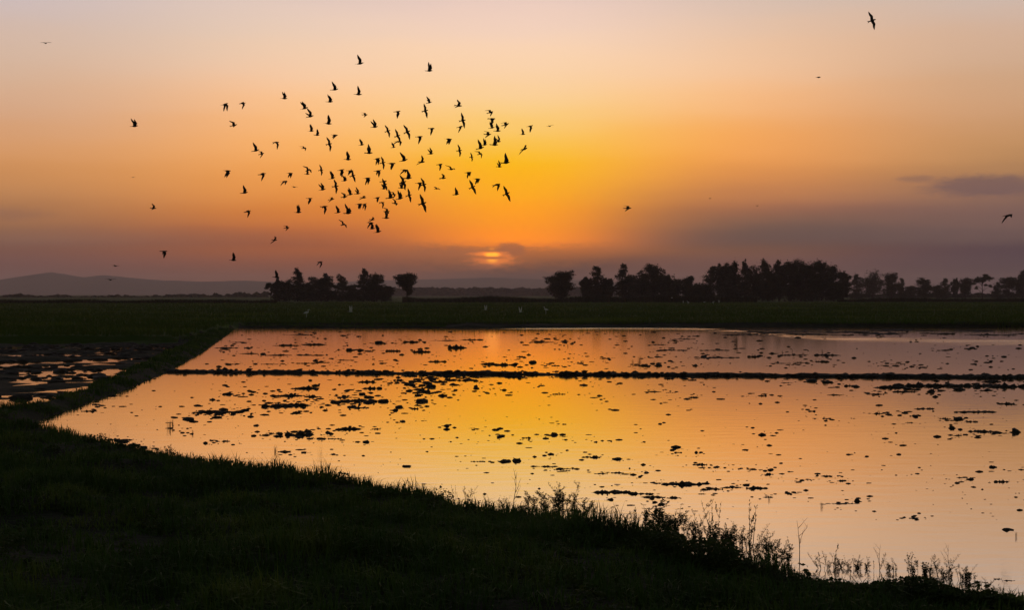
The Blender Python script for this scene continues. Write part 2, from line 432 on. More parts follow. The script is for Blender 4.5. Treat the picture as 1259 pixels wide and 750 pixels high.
def height(x, y):
    P = np.stack([x, y], 1)
    s1 = sdist(P, paddy); s2 = sdist(P, leftp)
    # near bank climbs towards the viewer; elsewhere low bunds
    wob = vnoise(x, y, 0.9) * 0.35 + vnoise(x, y, 0.35) * 0.15
    s1w = s1 + wob * sst(-y, -60, -20); s2w = s2 + wob
    near = sst(-y, -46, -34)
    top = 0.20 + 0.1 * near + near * (0.04 * np.clip(s1 - 1.0, 0, 40) + 0.0) 
    bank = -0.16 + (top + 0.16) * sst(s1w, -0.55, 0.75)
    # the ploughed paddy on the left: ridges and sods breaking the water
    rid = vnoise(x * 0.45, y - x * 1.1, 1.8) * 0.26 + vnoise(x * 0.6, y, 0.6) * 0.14 + vnoise(x, y, 5.0) * 0.14 - 0.038
    bank2 = rid + (top - rid) * sst(s2w, -0.2, 0.7)
    z = np.where(s2w < 0.7, np.minimum(bank, bank2), bank)
    fm = field_mask(x, y)
    crop = 0.42 + vnoise(x, y, 6) * 0.08 + vnoise(x, y, 1.3) * 0.10
    z = np.where((s1 > 0.1) & (s2 > 0.1), z * (1 - fm) + crop * fm, z)
    out = sst(np.minimum(s1, s2), 0.2, 1.2)
    z = z + out * (1 - fm) * (vnoise(x, y, 1.9) * 0.26 + vnoise(x, y, 0.6) * 0.12)
    return z, s1, s2

ys = np.concatenate([np.linspace(-14, 14, 34)[:-1], np.arange(14, 46, 0.16), np.arange(46, 112, 0.38), np.arange(112, 165, 0.55), np.geomspace(165, 11500, 110)])
ts = np.linspace(-0.72, 0.72, 390)
TT, YY = np.meshgrid(ts, ys)
XX = TT * (YY + 22.0)
hz, _, _ = height(XX.ravel(), YY.ravel())
nr, nc = YY.shape
idx = np.arange(nr * nc).reshape(nr, nc)
quads = np.stack([idx[:-1, :-1], idx[:-1, 1:], idx[1:, 1:], idx[1:, :-1]], -1).reshape(-1, 4)
tm = mesh_np('ground', np.stack([XX.ravel(), YY.ravel(), hz], 1), quads, 4, MAT['soil'], True)
tm.materials.append(MAT['field'])
cy = YY[:-1, :-1].ravel(); cx = XX[:-1, :-1].ravel()
mi = (field_mask(cx, cy) > 0.5).astype(np.int32)
tm.polygons.foreach_set('material_index', mi)
tag(obj('ground', tm), kind='structure')
# the plain that carries on to every side, below that sheet
S = 12000.0
pl = MB(); pl.add([(-S, -S, -0.7), (S, -S, -0.7), (S, S, -0.7), (-S, S, -0.7)], [(0, 1, 2, 3)])
tag(obj('terrain', pl.mesh('terrain', MAT['field'])), kind='structure')

# water sheets
def grown(poly, g):
    c = poly.mean(0); v = poly - c; l = np.linalg.norm(v, axis=1)[:, None]
    return c + v * (1 + g / l)
wv = grown(paddy, 1.2)
wv[:, 1] = np.minimum(wv[:, 1], 149.5)
wm = mesh_np('water', np.c_[wv, np.zeros(len(wv))], np.arange(len(wv)), len(wv), MAT['water'])
tag(obj('water', wm), kind='structure')
wv = grown(leftp, 0.5)
wm = mesh_np('water', np.c_[wv, np.zeros(len(wv))], np.arange(len(wv)), len(wv), MAT['water'])
tag(obj('water', wm), kind='structure')

# the low earth bund across the flooded field
def bund_mesh(A, B, n=900, m=9):
    A = np.array(A); B = np.array(B)
    t = np.linspace(0, 1, n)
    cxs = A[0] + (B[0] - A[0]) * t; cys = A[1] + (B[1] - A[1]) * t + 0.35 * vnoise(t * 120, t * 0 + 3.3, 6.0)
    u = np.linspace(-1, 1, m)
    hgt = 0.075 + 0.045 * t + 0.04 * vnoise(cxs, cys * 0, 1.1) + 0.05 * vnoise(cxs, cys * 0 + 9, 0.35)
    wid = 0.36 + 0.2 * vnoise(cxs, cys * 0 + 5, 0.9)
    X = cxs[:, None] + 0 * u[None]; Y = cys[:, None] + wid[:, None] * u[None]
    Z = -0.12 + (hgt[:, None] + 0.12) * np.sqrt(np.clip(1 - u[None] ** 2, 0, 1)) + 0.06 * vnoise(X.ravel(), Y.ravel() * 2, 0.22).reshape(X.shape)
    id_ = np.arange(n * m).reshape(n, m)
    q = np.stack([id_[:-1, :-1], id_[1:, :-1], id_[1:, 1:], id_[:-1, 1:]], -1).reshape(-1, 4)
    return mesh_np('earth_bund', np.stack([X.ravel(), Y.ravel(), Z.ravel()], 1), q, 4, MAT['mud'], True)
bA = W(196, 457.5); bB = W(1500, 466.5)
tag(obj('earth_bund', bund_mesh(bA, bB)), kind='structure')

# ------------------------------------------------------------------ hills and far woods
def ridge(name, prof, d, depth, mat, rough=3.0, seed=0.0):
    xs = np.linspace(prof[0][0], prof[-1][0], 260)
    top = np.interp(xs, [p[0] for p in prof], [p[1] for p in prof])
    X = (xs - 629.5) * d / F
    H = CAM_H + (HOR - top) * d / F
    H = np.maximum(H + rough * vnoise(X, X * 0 + seed, 120) + rough * 0.5 * vnoise(X, X * 0 + seed, 40), 2)
    m = 9
    u = np.linspace(-1, 1, m)
    shape = np.cos(u * math.pi / 2) ** 1.2
    XX2 = X[:, None] * (1 + 0.0 * u[None]); YY2 = d + depth * u[None] + 0 * X[:, None] + 60 * vnoise(X, X * 0 + seed + 4, 300)[:, None]
    ZZ2 = -2 + (H[:, None] + 2) * shape[None]
    id_ = np.arange(len(xs) * m).reshape(len(xs), m)
    q = np.stack([id_[:-1, :-1], id_[1:, :-1], id_[1:, 1:], id_[:-1, 1:]], -1).reshape(-1, 4)
    me = mesh_np(name, np.stack([XX2.ravel(), YY2.ravel(), ZZ2.ravel()], 1), q, 4, mat, True)
    return tag(obj(name, me), kind='structure')
ridge('hills', [(-700, 352), (-400, 344), (-200, 348), (-60, 345), (0, 345), (30, 339.5), (62, 334.5), (82, 337.5), (102, 341), (126, 338), (155, 341), (200, 344.5), (250, 346.5), (300, 345), (345, 346.5), (420, 350), (520, 356), (600, 361)], 9000, 800, MAT['hill'])
ridge('hills', [(250, 361), (350, 352), (450, 345), (540, 343), (600, 341.5), (680, 343.5), (780, 347), (900, 351), (1000, 355), (1100, 361)], 10800, 500, MAT['hill'], 2.0, 7.0)

def blade_mesh(name, base, length, width, lean, ang, mat, curve=0.5):
    """many blades: base (n,3), arrays for the rest; each blade five points and two faces"""
    n = len(base)
    dx = np.cos(ang); dy = np.sin(ang)
    sx = -dy; sy = dx
    z0 = base[:, 2]
    mid = np.stack([base[:, 0] + dx * lean * 0.3 * length, base[:, 1] + dy * lean * 0.3 * length, z0 + length * 0.58], 1)
    tip = np.stack([base[:, 0] + dx * lean * length, base[:, 1] + dy * lean * length, z0 + length * (1 - curve * lean * 0.5)], 1)
    off = np.stack([sx * width * 0.5, sy * width * 0.5, np.zeros(n)], 1)
    V = np.empty((n, 5, 3), np.float32)
    V[:, 0] = base - off; V[:, 1] = base + off
    V[:, 2] = mid + off * 0.75; V[:, 3] = mid - off * 0.75; V[:, 4] = tip
    b = (np.arange(n) * 5)[:, None]
    fq = b + np.array([[0, 1, 2, 3]]); ft = b + np.array([[3, 2, 4]])
    flat = np.concatenate([fq, ft], 1).ravel()
    sizes = np.tile(np.array([4, 3]), n)
    return mesh_np(name, V.reshape(-1, 3), flat, sizes, mat)

def clump_cards(name, cen, size, mat, flat=0.5):
    """leafy facets: one bent quad each"""
    n = len(cen)
    a = rng.random(n) * 2 * math.pi; tl = (rng.random(n) - 0.5) * math.pi * flat * 2
    ux = np.stack([np.cos(a), np.sin(a), np.zeros(n)], 1)
    uy = np.stack([-np.sin(a) * np.sin(tl), np.cos(a) * np.sin(tl), np.cos(tl)], 1)
    s = (size * (0.6 + 0.8 * rng.random(n)))[:, None]
    V = np.empty((n, 4, 3))
    V[:, 0] = cen - ux * s * 0.5; V[:, 1] = cen - uy * s * 0.32 ; V[:, 2] = cen + ux * s * 0.5; V[:, 3] = cen + uy * s * 0.38
    fl = (np.arange(n) * 4)[:, None] + np.array([[0, 1, 2, 3]])
    return mesh_np(name, V.reshape(-1, 3), fl, 4, mat)

def mass(name, x0, x1, d, top_fn, n, size, mat, label, cat, zb=0.0, spread=30.0):
    px = x0 + (x1 - x0) * rng.random(n)
    dd = d + spread * (rng.random(n) - 0.5)
    X = (px - 629.5) * dd / F
    tz = CAM_H + (HOR - top_fn(px)) * dd / F
    Z = zb + (tz - zb) * rng.random(n) ** 0.75
    me = clump_cards(name, np.stack([X, dd, Z], 1), np.full(n, size), mat, 0.45)
    return tag(obj(name, me), label, cat, kind='stuff')
mass('far_woodland', 470, 760, 2500, lambda p: 355.0 + 2.0 * vnoise(p, p * 0, 9) + 1.8 * vnoise(p, p * 0 + 3, 3.2), 9000, 5.5, MAT['wood'],
     'low hazy belt of woodland on the horizon below the setting sun', 'woodland', 0, 120)
mass('far_scrub', -120, 330, 1500, lambda p: 364.0 + 3.0 * vnoise(p, p * 0, 14) + 4.5 * vnoise(p, p * 0 + 3, 5.0) - 3.0 * np.clip(p - 200, 0, 120) / 120, 8000, 2.6, MAT['wood'],
     'straggling line of scrub on the horizon below the hills', 'scrub', 0, 120)
mass('far_scrub', 1030, 1420, 1300, lambda p: 362.5 + 3.0 * vnoise(p, p * 0, 14) + 3.0 * vnoise(p, p * 0 + 3, 5.0), 6500, 2.4, MAT['wood'],
     'low scrub between the thin trees along the far edge of the rice', 'scrub', 0, 120)

def reed_bed(x0, x1, d, h, n, label):
    px = x0 + (x1 - x0) * rng.random(n); dd = d + 26 * (rng.random(n) - 0.5)
    X = (px - 629.5) * dd / F
    L_ = h * (0.6 + 0.5 * rng.random(n)) * (1 + 0.5 * vnoise(X, dd * 0, 7))
    me = blade_mesh('reed_bed', np.stack([X, dd, np.full(n, 0.2)], 1), L_, 0.22 + 0.25 * rng.random(n), 0.3 * rng.random(n), rng.random(n) * 6.28, MAT['reed'])
    tag(obj('reed_bed', me), label, 'reeds', kind='stuff')
reed_bed(495, 930, 520, 2.1, 9000, 'dark band of tall reeds along the far edge of the rice below the lone trees')
reed_bed(-60, 340, 480, 1.3, 6000, 'ragged dark reeds along the field edge below the far scrub')
reed_bed(1030, 1360, 560, 1.5, 6000, 'dark reeds at the foot of the far thin trees')

# ------------------------------------------------------------------ rice crop
def crop_points(n):
    dmin, dmax = 98.0, 520.0
    u = rng.random(n)
    Y = dmin * (dmax / dmin) ** (u ** 1.15)
    X = (rng.random(n) * 2 - 1) * 0.40 * (Y + 10)
    m = field_mask(X, Y) > 0.6
    return X[m], Y[m]
X, Y = crop_points(150000)
Z, s1, s2 = height(X, Y)
k = (s1 > 0.25) & (s2 > 0.25); X, Y, Z = X[k], Y[k], Z[k]
n = len(X)
L_ = (0.22 + 0.25 * rng.random(n)) * (1 + 0.5 * vnoise(X, Y, 9.0))
wd = 0.02 + 0.00042 * Y
me = blade_mesh('rice_crop', np.stack([X, Y, Z - 0.05], 1), L_, wd * (0.7 + 0.6 * rng.random(n)), 0.5 * rng.random(n), rng.random(n) * 6.28, MAT['rice'])
tag(obj('rice_crop', me), 'broad field of green rice beyond the flooded paddy', 'rice', kind='stuff')
# crop skirt along the water's edge
n = 16000
X = -27 + 110 * rng.random(n); Y = 149.9 + 1.2 * rng.random(n)
me = blade_mesh('rice_crop', np.stack([X, Y, np.full(n, -0.05)], 1), 0.45 + 0.3 * rng.random(n), 0.05 + 0.05 * rng.random(n), 0.5 * rng.random(n), rng.random(n) * 6.28, MAT['rice'])
tag(obj('rice_crop', me), 'outer row of rice standing at the far water edge', 'rice', kind='stuff')

# ------------------------------------------------------------------ bank grass
def grass(name, x0, x1, y0, y1, n, ln, wdt, label, smin=-0.05, cond=None):
    X = x0 + (x1 - x0) * rng.random(n); Y = y0 + (y1 - y0) * rng.random(n)
    k = (np.abs(X) < 0.40 * Y + 6)
    X, Y = X[k], Y[k]
    Z, s1, s2 = height(X, Y)
    k = (s1 > smin) & (s2 > smin) & (field_mask(X, Y) < 0.5) & (Z > 0.0)
    if cond is not None: k &= cond(X, Y, s1, s2)
    k &= (vnoise(X + 31, Y, 0.9) + 0.7 * vnoise(X, Y + 17, 0.35)) > -0.36 + 0.25 * (rng.random(len(X)) - 0.5)
    X, Y, Z, s1 = X[k], Y[k], Z[k], s1[k]
    n = len(X)
    tuft = 0.95 + 1.5 * vnoise(X, Y, 1.1) + 1.4 * vnoise(X, Y, 0.33)
    L_ = ln * (0.5 + 0.9 * rng.random(n)) * np.clip(tuft, 0.25, 2.6) * (0.75 + 0.25 * sst(s1, 0.0, 1.2))
    me = blade_mesh(name, np.stack([X, Y, Z - 0.02], 1), L_, wdt * (0.6 + 0.8 * rng.random(n)), 0.2 + 1.15 * rng.random(n) ** 1.4, rng.random(n) * 6.28, MAT['grass'], 0.8)
    return tag(obj(name, me), label, 'grass', kind='stuff')
grass('grass', -19, 15, 6, 24, 430000, 0.17, 0.012, 'dark tufted grass on the near bank', cond=lambda X, Y, a, b: a < 24)
grass('grass', -20, 0, 24, 44, 150000, 0.16, 0.016, 'dark grass where the near bank meets the left bund')
grass('grass', -34, -6, 44, 152, 420000, 0.13, 0.03, 'dark grass along the bund between the two flooded fields', cond=lambda X, Y, a, b: (a < 6) | (b < 3))

# low leafy herbs that break up the turf and its edge
hc = []
gh = np.random.default_rng(33)
hy_ = 9 + 30 * gh.random(3000) ** 1.2; hx_ = (gh.random(3000) * 2 - 1) * (.36 * hy_ + 2)
hz_, ha_, hb_ = height(hx_, hy_)
ok_ = (ha_ > .15) & (hz_ > .02) & ((ha_ < 1.2) | (gh.random(3000) > .55))
for x, y, z in list(zip(hx_[ok_], hy_[ok_], hz_[ok_]))[:720]:
    rr2 = .06 + .13 * gh.random() ** 2; n = int(50 + 420 * rr2)
    p = gh.normal(size=(n, 3)) * rr2 * .55
    p[:, 2] = gh.random(n) ** 1.3 * rr2 * 1.1 * np.exp(-(p[:, 0] ** 2 + p[:, 1] ** 2) / (rr2 * rr2))
    hc.append(np.array([x, y, z]) + p)
hc = np.concatenate(hc)
tag(obj('bank_herbs', clump_cards('bank_herbs', hc, np.full(len(hc), .042), MAT['weed'], .5)), 'low leafy herbs scattered through the grass of the near bank', 'herbs', kind='stuff')

# ------------------------------------------------------------------ trees
def tree_mesh(seed, form, h, w):
    """trunk with limbs (one mesh) and a crown of leaf facets (another)"""
    r = random.Random(seed); g = np.random.default_rng(seed)
    tr = MB()
    lobes = []                                   # centre x, y, z, radius x, radius z, weight
    if form == 'column':
        for k in range(9):
            t = k / 8
            rr = w * 0.5 * (1.0 - 0.62 * t ** 2.2) * r.uniform(0.8, 1.15)
            lobes.append((r.uniform(-.12, .12) * w, r.uniform(-.12, .12) * w, h * (0.10 + 0.82 * t), rr, h * 0.085))
    elif form == 'round':
        for k in range(24):
            a = r.uniform(0, 6.28); q = r.uniform(0.1, 0.80) * w * 0.5; t = r.random()
            cap = math.sqrt(max(0.05, 1 - (t * 2 - 0.8) ** 2 * 0.42))
            lobes.append((math.cos(a) * q * cap, math.sin(a) * q * cap, h * (0.16 + 0.72 * t), w * r.uniform(.17, .27), h * r.uniform(.09, .14)))
    elif form == 'vase':                         # broad ragged head over a narrower waist
        for k in range(20):
            a = r.uniform(0, 6.28); q = r.uniform(0.05, 0.36) * w
            lobes.append((math.cos(a) * q, math.sin(a) * q, h * (r.uniform(.62, .88) - .10 * q / w), w * r.uniform(.13, .22), h * r.uniform(.07, .11)))
        for k in range(8):
            lobes.append((r.uniform(-.12, .12) * w, r.uniform(-.12, .12) * w, h * r.uniform(.30, .62), w * r.uniform(.12, .18), h * r.uniform(.08, .11)))
    elif form == 'globe':                        # lopsided head with gaps
        for k in range(34):
            a = r.uniform(0, 6.28); q = r.uniform(0.05, 0.42) * w; t = r.random()
            lobes.append((math.cos(a) * q * (1 - .3 * abs(t - .6)), math.sin(a) * q, h * (0.32 + 0.56 * t), w * r.uniform(.12, .22), h * r.uniform(.07, .12)))
        for k in range(5):
            lobes.append((r.uniform(-.14, .14) * w, 0, h * r.uniform(.16, .34), w * .15, h * .09))
    elif form == 'open':                         # thin flat-topped crown on bare limbs
        for k in range(12):
            a = r.uniform(0, 6.28); q = r.uniform(0.1, 0.46) * w
            lobes.append((math.cos(a) * q, math.sin(a) * q, h * (r.uniform(.72, .93) - 0.12 * (q / w)), w * r.uniform(.10, .16), h * r.uniform(.05, .075)))
        for k in range(4):
            lobes.append((r.uniform(-.4, .4) * w, r.uniform(-.3, .3) * w, h * r.uniform(.35, .6), w * .08, h * .05))
    else:                                        # conical with a pointed leader
        for k in range(12):
            t = k / 11
            rr = w * 0.5 * (1.15 - 0.90 * t) * r.uniform(0.75, 1.15)
            a = r.uniform(0, 6.28)
            lobes.append((math.cos(a) * rr * .35, math.sin(a) * rr * .35, h * (0.12 + 0.84 * t), max(rr * .9, w * .08), h * .08))
    # trunk
    tr_r = 0.017 * h
    lean = (r.uniform(-.03, .03) * h, r.uniform(-.03, .03) * h)
    tr.tube([(0, 0, -0.3), (lean[0] * .3, lean[1] * .3, h * .25), (lean[0] * .7, lean[1] * .7, h * .55), (lean[0], lean[1], h * .86)], [tr_r * 1.3, tr_r, tr_r * .65, tr_r * .25], 6)
    for L in lobes:
        z0 = max(0.12 * h, L[2] - r.uniform(.12, .28) * h)
        f = z0 / h
        tr.tube([(lean[0] * f, lean[1] * f, z0), (L[0] * .5 + lean[0] * f * .5, L[1] * .5, (z0 + L[2]) * .5 + .02 * h), (L[0], L[1], L[2])], [tr_r * .42, tr_r * .28, tr_r * .12], 4, False)
    # leaves
    P = []
    for L in lobes:
        nsub = 9
        for _ in range(nsub):
            v = g.normal(size=3); v /= np.linalg.norm(v)
            q = 0.35 + 0.85 * g.random()
            cen = np.array([L[0] + v[0] * q * L[3], L[1] + v[1] * q * L[3], L[2] + v[2] * q * L[4]])
            n = int(22 + 95 * L[3] / w)
            P.append(cen + g.normal(size=(n, 3)) * np.array([L[3], L[3], L[4]]) * (0.20 + 0.16 * g.random()))
    P = np.concatenate(P)
    if form in ('column', 'round', 'cone'):      # skirt of low growth
        n = 300
        P = np.concatenate([P, np.stack([g.normal(size=n) * w * .28, g.normal(size=n) * w * .28, g.random(n) * h * .34], 1)])
    crown = clump_cards('crown', P, np.full(len(P), 0.145 * h ** 0.5), MAT['leaf'], 0.5)
    return tr.mesh('trunk', MAT['bark']), crown

def tree(px, top, wpx, d, form, label, group=None, name='tree', zb=0.25):
    ztop = CAM_H + (HOR - top) * d / F
    h = ztop - zb; w = wpx * d / F * 1.12
    tm_, cm_ = tree_mesh(int(px * 7 + top), form, h, w)
    e = empty(name, (at(px, d), d, zb))
    e.rotation_euler = (0, 0, 0)
    obj('trunk', tm_, e); obj('crown', cm_, e)
    return tag(e, label, 'tree', group)

FORMW = {'column': 'narrow upright', 'round': 'dense rounded', 'cone': 'pointed', 'vase': 'top-heavy', 'globe': 'lopsided', 'open': 'thin flat-topped'}
left_trees = [
 (333, 346, 17, 'open', 'straggly low tree at the outer end of the left grove'),
 (341, 341, 10, 'cone', 'thin bare-topped tree beside the straggly end of the left grove'),
 (352, 345, 24, 'round', 'low rounded tree beside the tallest peak of the left grove'),
 (366, 332, 25, 'cone', 'tallest pointed tree of the left grove'),
 (376, 349, 22, 'round', 'low bushy tree filling between the two peaks of the left grove'),
 (385, 341, 19, 'column', 'narrow upright tree inside the left grove beside its tallest peak'),
 (403, 337, 17, 'column', 'upright tree with a see-through gap beside its trunk at the break in the left grove'),
 (395, 341, 15, 'globe', 'lopsided tree with sky showing through it in the left grove'),
 (421, 338, 16, 'column', 'narrow columnar tree that begins the second clump of the left grove'),
 (434, 350, 19, 'round', 'low rounded tree between the columnar and the spired tree'),
 (447, 332, 20, 'cone', 'spired tree rising from the middle of the second clump'),
 (463, 336, 27, 'round', 'broad rounded tree with a ragged top in the second clump'),
 (474, 350, 20, 'round', 'low bush-like tree at the open end of the second clump'),
]
for i, (x, t, w, f, lab) in enumerate(left_trees):
    tree(x, t, w, 560 + (i * 37 % 50), f, lab, 'trees of the left grove')
tree(500, 333, 26, 575, 'vase', 'lone top-heavy tree standing apart from the left grove', name='lone_tree')
tree(690, 332, 34, 580, 'globe', 'lone lopsided tree with a round ragged head beyond the rice, right of the sun', name='lone_tree')
tree(720, 339, 13, 590, 'globe', 'small thin tree at one side of the loose trio beside the lopsided lone tree')
tree(734, 328, 18, 595, 'column', 'tallest tree of the loose trio beside the lopsided lone tree')
tree(748, 340, 15, 590, 'globe', 'small ragged tree closing the loose trio, next to the big grove')
tree(735, 352, 30, 592, 'round', 'low bush-like tree between the stems of the loose trio')
right_trees = [
 (766, 326, 17, 'column'), (775, 336, 18, 'round'), (787, 330, 26, 'round'), (804, 325, 28, 'round'), (819, 328, 22, 'round'), (831, 340, 16, 'round'),
 (845, 338, 19, 'globe'), (858, 347, 18, 'round'), (874, 327, 19, 'column'), (888, 322, 19, 'globe'), (901, 320, 18, 'round'), (916, 322, 18, 'cone'),
 (930, 325, 19, 'round'), (944, 321, 20, 'round'), (958, 321, 20, 'globe'), (972, 320, 19, 'round'), (985, 321, 18, 'round'), (998, 316, 23, 'round'), (1010, 319, 18, 'round'),
 (1023, 325, 18, 'round'), (1037, 332, 19, 'globe'), (866, 350, 24, 'round'), (905, 345, 30, 'round'), (950, 345, 34, 'round'), (990, 345, 34, 'round'), (1025, 348, 26, 'round'), (800, 348, 34, 'round'),
]
GR = 'trees of the great dark grove'
uniq = {766: 'narrow columnar tree at the end of the great grove beside the loose trio', 874: 'tall columnar tree standing up from the dip in the great grove',
        998: 'highest rounded tree of the great dark grove', 845: 'lopsided tree with sky between its limbs in the dip of the great grove',
        858: 'lowest tree in the dip of the great grove', 831: 'small rounded tree stepping down into the dip of the great grove',
        804: 'tallest broad tree of the smaller mass before the dip in the great grove', 1037: 'outermost loose tree at the thin-tree end of the great grove',
        916: 'pointed tree top on the crest of the great grove',
        901: 'rounded tree between a loose-headed tree and the pointed one on the grove crest', 930: 'rounded tree just past the pointed one on the grove crest',
        944: 'second rounded tree past the pointed one on the grove crest', 972: 'second rounded tree before the highest one on the grove crest',
        985: 'rounded tree touching the highest one on the side of the pointed tree', 1010: 'rounded tree touching the highest one on the side of the thin far line',
        1023: 'rounded tree stepping down from the crest toward the loose end tree', 888: 'loose-headed tree beside the tall columnar tree of the great grove',
        958: 'loose-headed tree midway between the pointed and the highest tree of the grove', 775: 'low rounded tree against the narrow columnar end tree',
        787: 'rounded tree between the columnar end tree and the tallest broad tree', 819: 'rounded tree on the dip side of the tallest broad tree',
        866: 'low bushy tree at the foot of the tall columnar grove tree', 905: 'low bushy tree at the foot of the pointed grove tree',
        950: 'low bushy tree at the foot of the midway loose-headed tree', 990: 'low bushy tree at the foot of the highest grove tree',
        1025: 'low bushy tree at the stepping-down end of the great grove', 800: 'low bushy tree at the foot of the tallest broad tree before the dip'}
for i, (x, t, w, f) in enumerate(right_trees):
    if x in uniq: lab, gr = uniq[x], GR
    elif t > 340: lab, gr = 'low bushy tree filling the foot of the great dark grove', 'low trees at the foot of the great grove'
    elif x < 830: lab, gr = 'rounded tree in the smaller mass before the dip in the great grove', 'trees before the dip'
    elif f == 'globe': lab, gr = 'ragged loose-headed tree on the crest of the great grove', 'loose-headed trees of the great grove'
    else: lab, gr = 'dense rounded tree in the long crest of the great grove', 'trees along the crest of the great grove'
    tree(x, t, w, 590 + (i * 53 % 60), f, lab, gr)
far_trees = [
 (1053, 337, 14, 'column', 'narrow tree in the gap after the great grove'),
 (1073, 332, 29, 'round', 'broad rounded tree beside the gap after the great grove'),
 (1096, 332, 18, 'round', 'round-headed tree on a bare stem next to the broad rounded tree'),
 (1109, 343, 12, 'cone', 'small pointed tree beyond the round-headed one'),
 (1120, 350, 15, 'round', 'low bush-like tree before the break in the far line'),
 (1136, 341, 19, 'round', 'rounded tree just after the break in the far line'),
 (1152, 350, 16, 'round', 'low tree between the rounded and the upright one of the far line'),
 (1162, 342, 13, 'column', 'upright tree in the far line beside a faint thin one'),
 (1174, 341, 9, 'globe', 'faint thin tree in the far line'),
 (1187, 341, 17, 'round', 'dark rounded tree beside the flat-topped one'),
 (1208, 336, 25, 'open', 'thin flat-topped tree with light showing through its crown'),
 (1226, 347, 11, 'cone', 'small pointed tree beside the flat-topped one'),
 (1240, 340, 20, 'round', 'dark rounded tree after the flat-topped one'),
 (1257, 333, 19, 'round', 'tall dark tree that ends the far line'),
 (1285, 336, 24, 'round', 'spreading tree continuing the far line out past the tall dark one'),
]
for x, t, w, f, lab in far_trees:
    tree(x, t, w, 860 + (x * 13 % 90), f, lab, 'thin line of far trees')

# ------------------------------------------------------------------ birds
def bird_mesh(name, a1, a2, sweep, mat, span=0.62, tuck=0.0, legs=False, neck=0.0):
    b = MB()
    # body along +x: bill, head, breast, tail
    k = span / 0.62
    st = [(-.115, .006, 0), (-.085, .015, 0), (-.045, .028, 0), (0.0, .035, -.003), (.04, .031, -.002), (.066, .021, .004), (.085, .022, .007), (.10, .016, .007), (.112, .006, .004), (.132, .0015, .002)]
    pts = []; seg = 8; vs = []; fs = []
    for (x, r_, z) in st:
        for j in range(seg):
            t = 2 * math.pi * j / seg
            vs.append((x * k, math.cos(t) * r_ * k, (z + math.sin(t) * r_ * .9) * k))
    for i in range(len(st) - 1):
        for j in range(seg):
            j2 = (j + 1) % seg
            fs.append((i * seg + j, i * seg + j2, (i + 1) * seg + j2, (i + 1) * seg + j))
    fs.append(tuple(reversed(range(seg)))); fs.append(tuple((len(st) - 1) * seg + j for j in range(seg)))
    b.add(vs, fs)
    # forked tail, a thin wedge
    for s in (-1, 1):
        o = [(-.08, 0, .004), (-.085, s * .014, .004), (-.175, s * .040, .006), (-.135, 0, .004)]
        top = [(p[0] * k, p[1] * k, (p[2] + .003) * k) for p in o]; bot = [(p[0] * k, p[1] * k, (p[2] - .003) * k) for p in o]
        b.add(top + bot, [(0, 1, 2, 3), (7, 6, 5, 4), (0, 4, 5, 1), (1, 5, 6, 2), (2, 6, 7, 3), (3, 7, 4, 0)])
    # wings: stations along the span, bending at the wrist, tip swept back
    fr = [0, .18, .38, .6, .82, 1.0]
    for s in (-1, 1):
        y = .018; z = .012; x = .045; prev = 0; rows = []
        for f in fr:
            dl = (f - prev) * .30 * (1 - tuck); prev = f
            a = R(a1 + (a2 - a1) * min(1, max(0, (f - .15) / .5)))
            y += math.cos(a) * dl; z += math.sin(a) * dl
            x += (-.35 * dl if f < .4 else -math.tan(R(sweep)) * dl) if f > 0 else 0
            if 0 < f <= .4: x += .55 * dl
            ch = .100 * (1 - .10 * f) if f < .5 else .100 * .95 * (1 - (f - .5) / .5) ** .7
            ch = max(ch, .006)
            th = .006 * (1 - f * .7)
            nx, ny, nz_ = 0, -math.sin(a), math.cos(a)
            le = (x, y, z); te = (x - ch, y, z - .004)
            rows.append([(le[0] * k, s * le[1] * k, le[2] * k), ((x - ch * .4) * k, s * (y + ny * th) * k, (z + nz_ * th) * k), (te[0] * k, s * te[1] * k, te[2] * k), ((x - ch * .4) * k, s * (y - ny * th) * k, (z - nz_ * th) * k)])
        vs = [p for r_ in rows for p in r_]; fs = []
        for i in range(len(rows) - 1):
            for j in range(4):
                j2 = (j + 1) % 4
                q = (i * 4 + j, i * 4 + j2, (i + 1) * 4 + j2, (i + 1) * 4 + j)
                fs.append(q if s > 0 else tuple(reversed(q)))
        fs.append((0, 1, 2, 3)); e = (len(rows) - 1) * 4; fs.append((e, e + 3, e + 2, e + 1))
        b.add(vs, fs)
    return b.mesh(name, mat, True)

POSES = {
 'A': [bird_mesh('bird', 58, 80, 22, MAT['feather']), bird_mesh('bird', 48, 66, 34, MAT['feather']), bird_mesh('bird', 70, 92, 28, MAT['feather'])],
 'B': [bird_mesh('bird', -18, -62, 26, MAT['feather']), bird_mesh('bird', -38, -78, 34, MAT['feather']), bird_mesh('bird', 4, -50, 40, MAT['feather'])],
 'C': [bird_mesh('bird', 10, 2, 18, MAT['feather']), bird_mesh('bird', 4, -10, 28, MAT['feather'])],
 'D': [bird_mesh('bird', 40, 8, 46, MAT['feather'], tuck=.18), bird_mesh('bird', 28, -20, 52, MAT['feather'], tuck=.2)],
 'F': [bird_mesh('bird', 20, -4, 12, MAT['feather'])],
}
